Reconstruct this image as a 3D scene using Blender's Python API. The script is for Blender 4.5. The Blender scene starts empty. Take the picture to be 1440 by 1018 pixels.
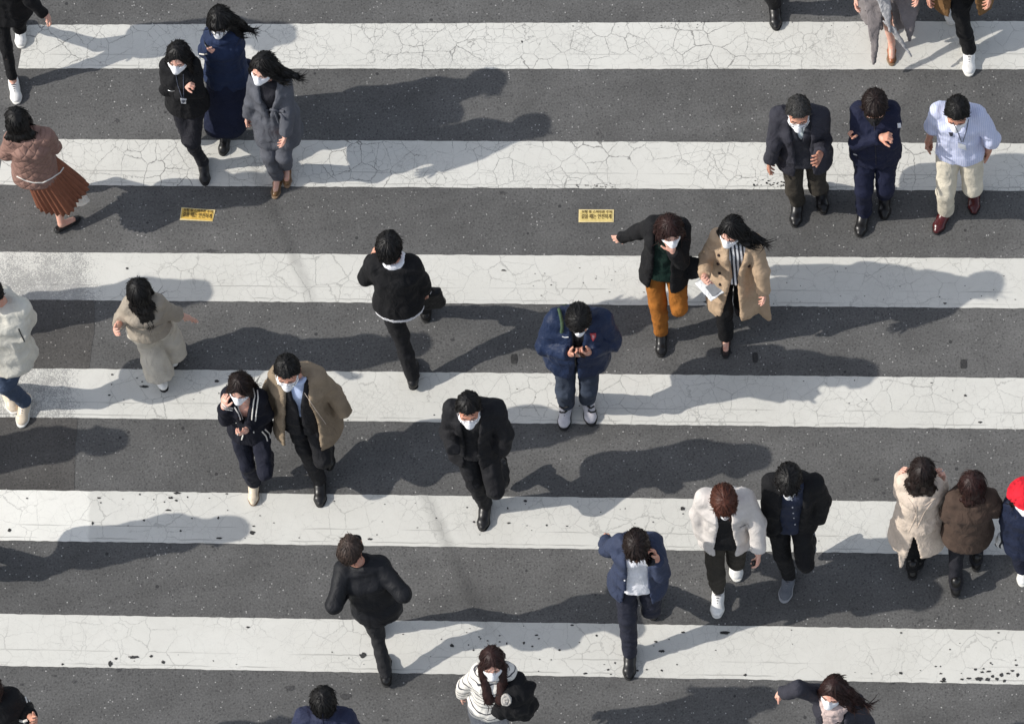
import bpy, math, random, zlib
import numpy as np
from mathutils import Vector, Matrix
from mathutils.bvhtree import BVHTree

random.seed(7)
RNG = np.random.default_rng(7)
SC = bpy.context.scene
COL = SC.collection
f32 = np.float32
def A(*v): return np.array(v, float)
def nrm(v): return v / (np.linalg.norm(v) + 1e-12)

# ------------------------------------------------------------------ camera
FPX, PITCH, ROLL, HGT = 6650.0, math.radians(68.0), math.radians(9.0), 34.6
_R0, _F, _U0 = A(1, 0, 0), A(0, math.cos(PITCH), -math.sin(PITCH)), A(0, math.sin(PITCH), math.cos(PITCH))
_R = math.cos(ROLL) * _R0 - math.sin(ROLL) * _U0
_U = math.cos(ROLL) * _U0 + math.sin(ROLL) * _R0
CAM = A(0, -HGT / math.tan(PITCH), HGT)
def ray(px, py): return nrm(_F * FPX + _R * (px - 720) + _U * (509 - py))
def UP(px, py, z=0.0):
    d = ray(px, py)
    return CAM + d * ((z - CAM[2]) / d[2])
def PROJ(p):
    q = np.asarray(p) - CAM
    return (720 + FPX * q.dot(_R) / q.dot(_F), 509 - FPX * q.dot(_U) / q.dot(_F))
def HD(px, py, deg):
    a = math.radians(deg)
    return nrm(UP(px + 20 * math.sin(a), py + 20 * math.cos(a)) - UP(px, py))
def reach(center, L, px, py, hi=False):
    """Point at distance L from center seen at pixel (px,py): the lower solution, or the higher."""
    d = ray(px, py); oc = CAM - center
    b = d.dot(oc); c = oc.dot(oc) - L * L; D = b * b - c
    if D <= 0:
        p = CAM - d * b
        return center + nrm(p - center) * L
    s = math.sqrt(D)
    return CAM + d * ((-b - s) if hi else (-b + s))

# ------------------------------------------------------------------ value noise (vectorised)
def vn(P, seed=0):
    P = np.asarray(P, float); i = np.floor(P).astype(np.int64); f = P - i; f = f * f * (3 - 2 * f)
    def h(a, b, c):
        n = (a * 374761393 + b * 668265263 + c * 1274126177 + seed * 982451653) & 0x7fffffff
        n = ((n ^ (n >> 13)) * 1274126177) & 0x7fffffff
        return ((n ^ (n >> 16)) & 0xffff) / 32767.5 - 1
    r = 0
    for a in (0, 1):
        for b in (0, 1):
            for c in (0, 1):
                w = (f[:, 0] if a else 1 - f[:, 0]) * (f[:, 1] if b else 1 - f[:, 1]) * (f[:, 2] if c else 1 - f[:, 2])
                r = r + w * h(i[:, 0] + a, i[:, 1] + b, i[:, 2] + c)
    return r

# ------------------------------------------------------------------ signed-distance field and its surface
class Field:
    def __init__(s, lo, hi, h):
        s.h = h; s.o = np.asarray(lo, float) - h * 2
        n = np.ceil((np.asarray(hi) - s.o) / h).astype(int) + 3
        s.ax = [(s.o[i] + h * np.arange(n[i])).astype(f32) for i in range(3)]
        s.d = np.full(tuple(n), 1.0, f32)
    def sub(s, lo, hi, m=0.07):
        sl = []
        for i in range(3):
            a = max(0, int((lo[i] - m - s.o[i]) / s.h)); b = min(s.d.shape[i], int((hi[i] + m - s.o[i]) / s.h) + 2)
            if b <= a: return None, None
            sl.append(slice(a, b))
        sl = tuple(sl)
        return sl, (s.ax[0][sl[0]][:, None, None], s.ax[1][sl[1]][None, :, None], s.ax[2][sl[2]][None, None, :])
    def add(s, sl, dist, k=0.0):
        a = s.d[sl]
        if k > 0:
            t = np.clip(.5 + .5 * (a - dist) / k, 0, 1)
            s.d[sl] = a * (1 - t) + dist * t - k * t * (1 - t)
        else: s.d[sl] = np.minimum(a, dist)
    def full(s): return tuple(slice(None) for _ in range(3)), (s.ax[0][:, None, None], s.ax[1][None, :, None], s.ax[2][None, None, :])
    def dot(s, X, p, v): return (X[0] - f32(p[0])) * f32(v[0]) + (X[1] - f32(p[1])) * f32(v[1]) + (X[2] - f32(p[2])) * f32(v[2])
    def cap(s, a, b, ra, rb, k=0.02, cut=None, cut2=None):
        r = max(ra, rb); sl, X = s.sub(np.minimum(a, b) - r, np.maximum(a, b) + r)
        if sl is None: return
        ba = b - a; L2 = max(ba.dot(ba), 1e-9)
        t = np.clip(s.dot(X, a, ba) / f32(L2), 0, 1)
        dx = X[0] - f32(a[0]) - t * f32(ba[0]); dy = X[1] - f32(a[1]) - t * f32(ba[1]); dz = X[2] - f32(a[2]) - t * f32(ba[2])
        d = np.sqrt(dx * dx + dy * dy + dz * dz) - (f32(ra) + t * f32(rb - ra))
        if cut is not None: d = np.maximum(d, s.dot(X, cut[0], cut[1]))
        if cut2 is not None: d = np.maximum(d, s.dot(X, cut2[0], cut2[1]))
        s.add(sl, d, k)
    def ell(s, a, b, A1, A2, u, v, k=0.03, e=2.0, neg=False, caps=1.0):
        """Elliptic tapered segment a-b, half widths A1=(wu,wv) at a and A2 at b, lateral axis u, depth axis v."""
        r = max(A1[0], A2[0], A1[1], A2[1]); sl, X = s.sub(np.minimum(a, b) - r, np.maximum(a, b) + r)
        if sl is None: return
        ba = b - a; L2 = max(ba.dot(ba), 1e-9)
        t = np.clip(s.dot(X, a, ba) / f32(L2), 0, 1)
        dx = X[0] - f32(a[0]) - t * f32(ba[0]); dy = X[1] - f32(a[1]) - t * f32(ba[1]); dz = X[2] - f32(a[2]) - t * f32(ba[2])
        w = np.cross(u, v)
        wu = f32(A1[0]) + t * f32(A2[0] - A1[0]); wv = f32(A1[1]) + t * f32(A2[1] - A1[1]); m = np.minimum(wu, wv)
        qu = np.abs(dx * f32(u[0]) + dy * f32(u[1]) + dz * f32(u[2])) / wu
        qv = np.abs(dx * f32(v[0]) + dy * f32(v[1]) + dz * f32(v[2])) / wv
        qw = np.abs(dx * f32(w[0]) + dy * f32(w[1]) + dz * f32(w[2])) / (m * caps)
        d = ((qu ** e + qv ** e + qw ** e) ** (1 / e) - 1) * m
        if neg: s.d[sl] = np.maximum(s.d[sl], -d)
        else: s.add(sl, d, k)
    def ball(s, c, r, M=None, k=0.01, neg=False):
        r = np.asarray(r, float) * np.ones(3); R = r.max(); sl, X = s.sub(c - R, c + R)
        if sl is None: return
        if M is None: M = np.eye(3)
        q = 0
        for i in range(3): q = q + (s.dot(X, c, M[i]) / f32(r[i])) ** 2
        d = (np.sqrt(q) - 1) * f32(r.min())
        if neg: 
            a = s.d[sl]; t = np.clip(.5 - .5 * (a + d) / k, 0, 1)
            s.d[sl] = a * (1 - t) - d * t + k * t * (1 - t)
        else: s.add(sl, d, k)
    def tri(s, a, b, c, r, k=0.015):
        sl, X = s.sub(np.minimum(np.minimum(a, b), c) - r, np.maximum(np.maximum(a, b), c) + r)
        if sl is None: return
        n = np.cross(b - a, c - a); nn = nrm(n)
        def seg(p, q):
            e = q - p; t = np.clip(s.dot(X, p, e) / f32(e.dot(e) + 1e-9), 0, 1)
            return (X[0] - f32(p[0]) - t * f32(e[0])) ** 2 + (X[1] - f32(p[1]) - t * f32(e[1])) ** 2 + (X[2] - f32(p[2]) - t * f32(e[2])) ** 2
        ed = np.minimum(np.minimum(seg(a, b), seg(b, c)), seg(c, a))
        ins = (s.dot(X, a, np.cross(n, b - a)) >= 0) & (s.dot(X, b, np.cross(n, c - b)) >= 0) & (s.dot(X, c, np.cross(n, a - c)) >= 0)
        pl = s.dot(X, a, nn) ** 2
        d = np.sqrt(np.where(ins, np.minimum(pl, ed), ed)) - f32(r)
        s.add(sl, d, k)
    def halfspace(s, p, n):
        """Remove everything on the +n side of the plane through p."""
        sl, X = s.full(); s.d = np.maximum(s.d, s.dot(X, p, n)).astype(f32)
    def mesh(s):
        d = s.d; sg = d < 0; nx, ny, nz = d.shape
        c = np.zeros((nx - 1, ny - 1, nz - 1), np.uint8)
        O = [(i, j, k) for i in (0, 1) for j in (0, 1) for k in (0, 1)]
        for i, j, k in O: c += sg[i:nx - 1 + i, j:ny - 1 + j, k:nz - 1 + k]
        act = (c > 0) & (c < 8)
        I, J, K = np.nonzero(act)
        if len(I) == 0: return np.zeros((0, 3)), np.zeros((0, 4), int)
        idx = np.full(c.shape, -1, np.int64); idx[I, J, K] = np.arange(len(I))
        acc = np.zeros((len(I), 3)); cnt = np.zeros(len(I))
        for a in O:
            for ax in range(3):
                if a[ax]: continue
                b = list(a); b[ax] = 1
                da = d[I + a[0], J + a[1], K + a[2]]; db = d[I + b[0], J + b[1], K + b[2]]
                x = (da < 0) != (db < 0); t = np.where(x, da / np.where(x, da - db, 1), 0)
                for q in range(3): acc[:, q] += np.where(x, a[q] + (t if q == ax else 0), 0)
                cnt += x
        V = (np.stack([I, J, K], 1) + acc / cnt[:, None]) * s.h + s.o
        Q = []
        for ax in range(3):
            p, q = (ax + 1) % 3, (ax + 2) % 3
            s0 = [slice(None)] * 3; s1 = [slice(None)] * 3; s0[ax] = slice(0, -1); s1[ax] = slice(1, None)
            x = sg[tuple(s0)] != sg[tuple(s1)]; e = np.stack(np.nonzero(x), 1)
            e = e[(e[:, p] > 0) & (e[:, q] > 0) & (e[:, p] < d.shape[p] - 1) & (e[:, q] < d.shape[q] - 1)]
            if len(e) == 0: continue
            ins = sg[e[:, 0], e[:, 1], e[:, 2]]
            def cell(dp, dq):
                t = e.copy(); t[:, p] -= dp; t[:, q] -= dq; return idx[t[:, 0], t[:, 1], t[:, 2]]
            f = np.stack([cell(1, 1), cell(0, 1), cell(0, 0), cell(1, 0)], 1)
            f[~ins] = f[~ins][:, ::-1]; Q.append(f)
        Q = np.concatenate(Q); return V, Q[(Q >= 0).all(1)]

def vnormals(V, Q):
    n = np.cross(V[Q[:, 2]] - V[Q[:, 0]], V[Q[:, 3]] - V[Q[:, 1]]); N = np.zeros_like(V)
    for i in range(4): np.add.at(N, Q[:, i], n)
    return N / (np.linalg.norm(N, axis=1, keepdims=True) + 1e-12)
def folds(V, Q, amp, freq=9.0, seed=1, stretch=(1, 1, .55)):
    if amp <= 0 or len(V) == 0: return V
    N = vnormals(V, Q); P = V * np.array(stretch)
    wp = np.stack([vn(P * freq * .6, seed + i) for i in (11, 12, 13)], 1) * .5
    r = 1 - 2 * np.abs(vn(P * freq + wp, seed)); r2 = 1 - 2 * np.abs(vn(P * freq * 2.1 + wp * 1.5, seed + 5))
    return V + N * (amp * (r * .7 + r2 * .55 + vn(P * freq * .35, seed + 3) * .7))[:, None]

def tube(pts, r, n=6, closed=False):
    pts = np.asarray(pts, float); m = len(pts); R = np.ones(m) * r
    V = []; Q = []
    for i in range(m):
        a = pts[(i - 1) % m] if (closed or i > 0) else pts[i]; b = pts[(i + 1) % m] if (closed or i < m - 1) else pts[i]
        t = nrm(b - a); u = nrm(np.cross(t, A(.31, .22, .92) if abs(t[2]) < .9 else A(1, .1, 0))); v = np.cross(t, u)
        for k in range(n):
            w = 2 * math.pi * k / n; V.append(pts[i] + R[i] * (u * math.cos(w) + v * math.sin(w)))
    for i in range(m if closed else m - 1):
        for k in range(n):
            j = (i + 1) % m; Q.append((i * n + k, i * n + (k + 1) % n, j * n + (k + 1) % n, j * n + k))
    return np.array(V), np.array(Q)
def joinm(parts):
    V = []; Q = []; o = 0
    for v, q in parts:
        if len(v) == 0: continue
        V.append(v); Q.append(np.asarray(q) + o); o += len(v)
    return np.concatenate(V), np.concatenate(Q)

# ------------------------------------------------------------------ objects
def link(name, V, Q, mats, parent=None, origin=None, mi=None, smooth=True):
    me = bpy.data.meshes.new(name)
    V = np.asarray(V, float)
    if origin is not None: V = V - origin
    me.from_pydata(V.tolist(), [], [tuple(int(i) for i in q) for q in Q])
    if not isinstance(mats, (list, tuple)): mats = [mats]
    for m in mats: me.materials.append(m)
    me.polygons.foreach_set('use_smooth', [smooth] * len(me.polygons))
    if mi is not None: me.polygons.foreach_set('material_index', np.asarray(mi, np.int32))
    me.update()
    o = bpy.data.objects.new(name, me); COL.objects.link(o)
    if parent is not None: o.parent = parent
    return o
def empty(name, loc, label, cat, group=None):
    o = bpy.data.objects.new(name, None); COL.objects.link(o); o.location = loc; o.empty_display_size = .1
    o['label'] = label; o['category'] = cat
    if group: o['group'] = group
    return o
def tagm(o, label, cat, group=None):
    o['label'] = label; o['category'] = cat
    if group: o['group'] = group
    return o

# ------------------------------------------------------------------ materials
def s2l(c): return tuple(((x / 255) / 12.92 if x / 255 <= .04045 else ((x / 255 + .055) / 1.055) ** 2.4) for x in c)
class NT:
    def __init__(s, name):
        s.m = bpy.data.materials.new(name); s.m.use_nodes = True; s.t = s.m.node_tree
        s.b = next(n for n in s.t.nodes if n.type == 'BSDF_PRINCIPLED'); s.x = -300
    def n(s, typ, **kw):
        o = s.t.nodes.new(typ); s.x -= 40; o.location = (s.x, 0)
        for k, v in kw.items():
            if k.startswith('i_'):
                key = k[2:]; key = int(key) if key.isdigit() else key.replace('_', ' ')
                o.inputs[key].default_value = v
            else: setattr(o, k, v)
        return o
    def l(s, a, b): s.t.links.new(a, b)
    def mix(s, fac, a, b, mode='MIX'):
        o = s.n('ShaderNodeMix', data_type='RGBA', blend_type=mode)
        for sock, v in ((o.inputs[0], fac), (o.inputs[6], a), (o.inputs[7], b)):
            if hasattr(v, 'links'): s.l(v, sock)
            elif isinstance(v, (int, float)): sock.default_value = v
            else: sock.default_value = (*v[:3], 1)
        return o.outputs[2]
    def math(s, op, a, b=0.0, c=None, clamp=False):
        o = s.n('ShaderNodeMath', operation=op); o.use_clamp = clamp
        for i, v in enumerate((a, b, c)):
            if v is None: continue
            if hasattr(v, 'links'): s.l(v, o.inputs[i])
            else: o.inputs[i].default_value = v
        return o.outputs[0]
    def ramp(s, fac, stops, interp='LINEAR'):
        o = s.n('ShaderNodeValToRGB'); o.color_ramp.interpolation = interp; e = o.color_ramp.elements
        while len(e) < len(stops): e.new(.5)
        for el, (p, c) in zip(e, stops):
            el.position = p; el.color = (*((c,) * 3 if isinstance(c, (int, float)) else c), 1)
        s.l(fac, o.inputs[0]); return o.outputs[0]
    def noise(s, vec, scale, detail=3.0, rough=.55, dist=0.0):
        o = s.n('ShaderNodeTexNoise', i_Scale=scale, i_Detail=detail, i_Roughness=rough, i_Distortion=dist)
        s.l(vec, o.inputs['Vector']); return o.outputs[0]
    def obj(s, sc=None):
        o = s.n('ShaderNodeTexCoord').outputs['Object']
        if sc:
            m = s.n('ShaderNodeMapping'); m.inputs['Scale'].default_value = sc; s.l(o, m.inputs[0]); o = m.outputs[0]
        return o
    def bump(s, h, strength=.3, dist=.01, prev=None):
        o = s.n('ShaderNodeBump', i_Strength=strength, i_Distance=dist); s.l(h, o.inputs['Height'])
        if prev is not None: s.l(prev, o.inputs['Normal'])
        return o.outputs[0]
    def col(s, v):
        if hasattr(v, 'links'): s.l(v, s.b.inputs['Base Color'])
        else: s.b.inputs['Base Color'].default_value = (*v, 1)
    def set(s, **kw):
        for k, v in kw.items(): s.b.inputs[k.replace('_', ' ')].default_value = v
MAT = {}
def cloth(name, rgb, rough=.85, fold=.75, weave=1.0, pattern=None, sheen=0.0, var=.16):
    if name in MAT: return MAT[name]
    t = NT(name); c = s2l(rgb); v = t.obj()
    dk = tuple(x * (1 - var) for x in c); lt = tuple(min(1, x * (1 + var)) for x in c)
    col = t.ramp(t.noise(v, 6, 5, .6, .4), [(.3, dk), (.7, lt)])
    fz = t.noise(t.obj((1, 1, .55)), 11, 4, .55, .8)
    nrm_ = t.bump(fz, fold, .03)
    wv = t.noise(v, 260, 2, .6); nrm_ = t.bump(wv, .25 * weave, .002, nrm_)
    if pattern: col, nrm_ = pattern(t, v, col, nrm_)
    spk = t.math('MULTIPLY_ADD', wv, .35, .82); col = t.mix(1.0, col, spk, 'MULTIPLY')
    t.col(col); t.l(nrm_, t.b.inputs['Normal']); t.set(Roughness=rough, Specular_IOR_Level=.25)
    if sheen: t.set(Sheen_Weight=sheen, Sheen_Roughness=.5)
    MAT[name] = t.m; return t.m
def plain(name, rgb, rough=.5, spec=.5, metal=0.0, var=.1, bump=0.0, lin=None):
    if name in MAT: return MAT[name]
    t = NT(name); c = lin or s2l(rgb); v = t.obj()
    t.col(t.ramp(t.noise(v, 35, 3), [(.3, tuple(x * (1 - var) for x in c)), (.7, tuple(min(1, x * (1 + var)) for x in c))]))
    t.set(Roughness=rough, Specular_IOR_Level=spec, Metallic=metal)
    if bump: t.l(t.bump(t.noise(v, 60, 3), bump, .004), t.b.inputs['Normal'])
    MAT[name] = t.m; return t.m
def hairmat(name, rgb, rough=.5):
    if name in MAT: return MAT[name]
    t = NT(name); c = s2l(rgb); v = t.obj((90, 90, 9))
    n = t.noise(v, 1.3, 4, .6, .3); n2 = t.noise(t.obj((260, 260, 30)), 1.0, 2)
    t.col(t.ramp(n, [(.25, tuple(x * .5 for x in c)), (.55, c), (.8, tuple(min(1, x * 1.5) for x in c))]))
    t.l(t.bump(n2, .3, .002, t.bump(n, .4, .005)), t.b.inputs['Normal'])
    t.set(Roughness=rough, Specular_IOR_Level=.3); MAT[name] = t.m; return t.m
def skinmat(name, rgb):
    if name in MAT: return MAT[name]
    t = NT(name); c = s2l(rgb); v = t.obj()
    red = (min(1, c[0] * 1.05), c[1] * .78, c[2] * .72)
    t.col(t.ramp(t.noise(v, 28, 4), [(.35, c), (.75, red)]))
    t.set(Roughness=.48, Specular_IOR_Level=.4, Subsurface_Weight=.12, Subsurface_Scale=.008)
    t.b.inputs['Subsurface Radius'].default_value = (1, .35, .2)
    t.l(t.bump(t.noise(v, 150, 2), .15, .002), t.b.inputs['Normal']); MAT[name] = t.m; return t.m
# ------------------------------------------------------------------ people
Z = A(0, 0, 1.0)
def box(c, ax, hs, mats, name, bev=.25, top=None):
    """Rounded slab (superellipse outline) centred at c with axes ax (rows) and half sizes hs."""
    n = 20; V = []; Q = []
    prof = [(-1, .9), (-.75, 1.0), (.75, 1.0), (1, .9)]
    for h, s in prof:
        for k in range(n):
            a = 2 * math.pi * k / n; ca, sa = math.cos(a), math.sin(a); r = (abs(ca) ** 8 + abs(sa) ** 8) ** (-1 / 8)
            V.append(c + ax[0] * ca * r * hs[0] * (1 if s == 1 else 1 - (1 - s) * .4) + ax[1] * sa * r * hs[1] * (1 if s == 1 else 1 - (1 - s) * .4) + ax[2] * h * hs[2])
    for i in range(3):
        for k in range(n): Q.append((i * n + k, i * n + (k + 1) % n, (i + 1) * n + (k + 1) % n, (i + 1) * n + k))
    V = np.array(V); faces = [tuple(q) for q in Q] + [tuple(range(3 * n, 4 * n)), tuple(range(n - 1, -1, -1))]
    return V, faces

class Person:
    def __init__(s, sp):
        s.sp = sp; H = s.H = sp['H']; s.k = H / 1.7; k = s.k
        s.fem = sp.get('fem', False); s.bw = sp.get('bw', .86 if s.fem else .95) * k
        drop = sp.get('drop', 0.0)
        s.head = UP(sp['head'][0], sp['head'][1] + (7.5 if math.cos(math.radians(sp.get('heading', 0))) > .5 else 0), .925 * H - drop)
        a = UP(*sp['sh'][0], sp.get('shz', (.815 * H - drop * .8,) * 2)[0]); b = UP(*sp['sh'][1], sp.get('shz', (.815 * H - drop * .8,) * 2)[1])
        ins = min(.085 * k, .3 * np.linalg.norm(b - a)); e = nrm(b - a); s.sh = [a + e * ins, b - e * ins]
        s.pel = UP(*sp['pel'], sp.get('pz', .53 * H))
        hd = HD(*sp['pel'], sp.get('heading', 0)); u = s.sh[1] - s.sh[0]; 
        v = A(-u[1], u[0], 0); v = nrm(v); v = v if v.dot(hd) > 0 else -v
        s.v0 = v                                   # where the chest faces
        s.hd = hd
        s.nb = (s.sh[0] + s.sh[1]) / 2 + Z * .035 * k
        s.w = nrm(s.nb - s.pel); s.u = nrm(u - s.w * u.dot(s.w)); s.v = np.cross(s.w, s.u)
        if s.v.dot(v) < 0: s.v = -s.v
        # legs
        s.hip, s.knee, s.ank, s.toe = [], [], [], []
        hu = nrm(np.cross(Z, hd)); hu = hu if hu.dot(u) > 0 else -hu
        s.hu = hu; s.legs = sp['legs']
        for i, lg in enumerate(sp['legs']):
            sgn = lg[4] if len(lg) > 4 else (-1 if i == 0 else 1)
            an = UP(lg[0], lg[1], lg[2]); hp = s.pel + hu * sgn * .085 * k - Z * .03
            td = HD(lg[0], lg[1], lg[3]); L = .245 * H
            d = np.linalg.norm(an - hp); l = max(L, d / 2 * 1.003); dv = (an - hp) / d
            fw = nrm(hd * .8 + td * .2); pole = nrm(fw - dv * fw.dot(dv))
            kn = hp + dv * d / 2 + pole * math.sqrt(max(l * l - d * d / 4, 0))
            s.hip.append(hp); s.knee.append(kn); s.ank.append(an); s.toe.append(td)
        # arms
        s.el, s.wr, s.pose, s.fdir = [], [], [], []
        for i, ar in enumerate(sp['arms']):
            ex, ey, eh, wx, wy, wh = ar[:6]
            mx = (sp['sh'][0][0] + sp['sh'][1][0]) / 2; ex = ex + (9 if ex < mx else -9) * (1 if abs(ex - mx) > 24 else 0)
            el = reach(s.sh[i], .168 * H, ex, ey, eh == 'h'); wr = reach(el, .146 * H, wx, wy, wh == 'h')
            s.el.append(el); s.wr.append(wr); s.pose.append(ar[6] if len(ar) > 6 else 'relax')
        m = (s.ank[0] + s.ank[1]) / 2; s.base = A(m[0], m[1], 0)
        s.root = empty('person', s.base, sp['label'], 'person', sp.get('group'))
        s.surf = []
        # head frame
        ya = math.radians(sp.get('fyaw', 0)); nd = math.radians(sp.get('nod', 0)); tl = math.radians(sp.get('tilt', 0))
        f0 = v * math.cos(ya) + np.cross(Z, v) * math.sin(ya)
        f = f0 * math.cos(nd) - Z * math.sin(nd); wv = Z * math.cos(nd) + f0 * math.sin(nd); uu = np.cross(wv, f)
        wv, uu = wv * math.cos(tl) + uu * math.sin(tl), uu * math.cos(tl) - wv * math.sin(tl)
        s.M = np.stack([f, uu, wv]); s.hs = k * (sp.get('hsz', .98 if s.fem else 1.02))
    def loc(s, p): return s.M.T @ (A(*p) * s.hs) + s.head          # head-local to world
    def out(s, name, V, Q, mat, parent=None, mi=None, surf=True, smooth=True):
        if len(V) == 0: return None
        if surf: s.surf.append((V, Q))
        return link(name, V, Q, mat, parent or s.root, s.base, mi, smooth)
    def handparts(s, i):
        sp = s.sp; pose = s.pose[i]
        if pose == 'none': return []
        k = s.k * (.95 if s.fem else 1.02); d = nrm(s.wr[i] - s.el[i]); w = s.wr[i]
        side = s.u * (1 if i == 0 else -1)                           # towards the body
        ar = sp['arms'][i]
        if len(ar) > 7: d = nrm(d * .35 + HD(ar[3], ar[4], ar[7][0]) * ar[7][1] + Z * ar[7][2])
        n = s.v * .25 + side
        if pose in ('grip', 'phone'): n = Z * .55 + side * .6 - s.v * .2
        if pose == 'face': n = -s.v * .8 + side * .6
        if pose == 'flat': n = -Z * .7 - s.v
        n = nrm(n - d * n.dot(d)); t = np.cross(d, n)
        if t.dot(s.v + Z * .3) < 0: t = -t
        F = Field(w - .21 * k, w + .21 * k, .0048)
        curl = dict(relax=.42, grip=1.05, phone=.75, face=.35, flat=.12, fist=1.25)[pose]
        rnd = np.random.default_rng(zlib.crc32(sp['label'].encode()) + i)
        F.cap(w - d * .02, w + d * .02, .026 * k, .028 * k, .01)
        F.ell(w + d * .02 * k, w + d * .075 * k, (.030 * k, .017 * k), (.040 * k, .0145 * k), t, n, .012)
        Ls = [.070, .078, .072, .056]
        for q in range(4):
            p = w + d * (.082 - .004 * abs(q - 1)) * k + t * (.029 - .0195 * q) * k; a = 0.05
            dd = nrm(d + t * (.10 - .07 * q)); c = curl * (1 + .12 * q) * (.85 + .3 * rnd.random())
            for j, fr in enumerate((.45, .31, .24)):
                a += c * (.8 if j == 0 else 1.0); q2 = p + (dd * math.cos(a) + n * math.sin(a)) * Ls[q] * fr * k
                F.cap(p, q2, (.0092 - .0008 * j) * k, (.0086 - .0009 * j) * k, .004); p = q2
        p = w + d * .028 * k + t * .026 * k; td = nrm(d * .75 + t * .75 + n * (.25 + .5 * min(curl, 1)))
        q2 = p + td * .042 * k; F.cap(p, q2, .0125 * k, .0105 * k, .008)
        td = nrm(td + d * .5 + n * .35 * curl); q3 = q2 + td * .032 * k; F.cap(q2, q3, .0100 * k, .0080 * k, .004)
        s.grip = getattr(s, 'grip', {}); s.grip[i] = (w + d * .085 * k + n * .03 * k, d, n, t)
        return [F.mesh()]
    def body(s):
        sp = s.sp; k = s.k; hs = s.hs
        # head in its own frame
        F = Field(A(-.16, -.12, -.22) * hs, A(.17, .12, .15) * hs, .0062)
        E = np.eye(3); B = lambda c, r, kk=.01, neg=False: F.ball(A(*c) * hs, A(*r) * hs, E, kk * hs, neg)
        C = lambda a, b, ra, rb, kk=.01: F.cap(A(*a) * hs, A(*b) * hs, ra * hs, rb * hs, kk * hs)
        B((-.01, 0, .02), (.098, .075, .098), .01); B((.028, 0, -.055), (.066, .057, .068), .04); B((.055, 0, -.095), (.03, .028, .022), .03)
        for y in (-1, 1):
            B((.055, .036 * y, -.035), (.035, .03, .03), .02); B((-.008, .078 * y, -.012), (.024, .011, .032), .006)
            C((.083, .015 * y, .022), (.075, .05 * y, .022), .012, .010, .012)
        for y in (-1, 1): B((.106, .032 * y, .0), (.020, .019, .014), .008, True)
        for y in (-1, 1): B((.079, .032 * y, .0), (.0145, .0145, .0145), .003)
        C((.088, 0, .008), (.112, 0, -.035), .009, .0125, .012)
        for y in (-1, 1): B((.098, .012 * y, -.040), (.012, .009, .008), .006)
        C((.090, -.018, -.070), (.090, .018, -.070), .0085, .0085, .006); C((.088, -.014, -.079), (.088, .014, -.079), .008, .008, .004)
        V, Q = F.mesh(); L = V / hs
        fc = L[Q].mean(1); mi = np.zeros(len(Q), int)
        ay = np.abs(fc[:, 1])
        brow = (fc[:, 0] > .06) & (ay > .014) & (ay < .053) & (np.abs(fc[:, 2] - .0255 + .12 * np.maximum(ay - .035, 0)) < .0048)
        eye = (np.abs(fc[:, 2] + .001) < .0075) & (np.abs(ay - .032) < .0125) & (fc[:, 0] > .076)
        mi[eye] = 2; mi[eye & (np.abs(ay - .032) < .0055)] = 1; mi[eye & (fc[:, 2] > .0035)] = 1; mi[brow] = 1
        if sp.get('lip', True): mi[(np.abs(fc[:, 2] + .0745) < .0085) & (fc[:, 0] > .085) & (ay < .022)] = 3
        HV = V @ s.M + s.head; parts = [(HV, Q)]; mis = [mi]
        # trunk and limbs
        al = np.stack(s.sh + s.el + s.wr + s.hip + s.knee + s.ank + [s.nb, s.pel] + [s.ank[i] + s.toe[i] * .2 for i in (0, 1)])
        F = Field(al.min(0) - .1, al.max(0) + .1, .0125)
        nk0 = s.loc((-.02, 0, -.05)); F.cap(nk0, s.nb - Z * .01, .053 * k, .058 * k, .02)
        b = s.bw; c1 = s.pel + (s.nb - s.pel) * .35; c2 = s.pel + (s.nb - s.pel) * .75
        F.ell(s.pel, c1, (.135 * b, .085 * k), (.115 * b, .075 * k), s.u, s.v); F.ell(c1, c2, (.115 * b, .075 * k), (.14 * b, .09 * k), s.u, s.v)
        F.cap(c2, s.nb - Z * .03, .08 * k, .05 * k, .03)
        for i in (0, 1):
            F.cap(s.nb - Z * .03, s.sh[i], .05 * k, .042 * k, .03); F.cap(s.sh[i], s.el[i], .042 * k, .036 * k, .02); F.cap(s.el[i], s.el[i] + (s.wr[i] - s.el[i]) * (.78 if s.pose[i] == 'none' else 1), .034 * k, .026 * k, .015)
            F.cap(s.hip[i], s.knee[i], .066 * k, .040 * k, .03)
            cf = .045 if s.sp.get('calf') else .036; m = s.knee[i] + (s.ank[i] - s.knee[i]) * .3 - s.hd * (.012 if s.sp.get('calf') else .004)
            F.cap(s.knee[i], m, .038 * k, cf * k, .02); F.cap(m, s.ank[i], cf * k, .030 * k, .02)
            t = s.toedir(i); F.cap(s.ank[i] - Z * .02, s.ank[i] + t * .11 * k - s.upf(i) * .05, .03 * k, .024 * k, .02)
        V, Q = F.mesh(); parts.append((V, Q)); mis.append(np.zeros(len(Q), int))
        for i in (0, 1):
            for V, Q in s.handparts(i): parts.append((V, Q)); mis.append(np.zeros(len(Q), int))
        V, Q = joinm(parts)
        s.out('body', V, Q, [sp['skin'], M_DARK, M_EYE, M_LIP], mi=np.concatenate(mis))
    def toedir(s, i):
        z = s.ank[i][2]; a = math.asin(max(0, min(.8, (z - .09) / .22)))
        return s.toe[i] * math.cos(a) - Z * math.sin(a)
    def upf(s, i):
        z = s.ank[i][2]; a = math.asin(max(0, min(.8, (z - .09) / .22)))
        return Z * math.cos(a) + s.toe[i] * math.sin(a)
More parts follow.
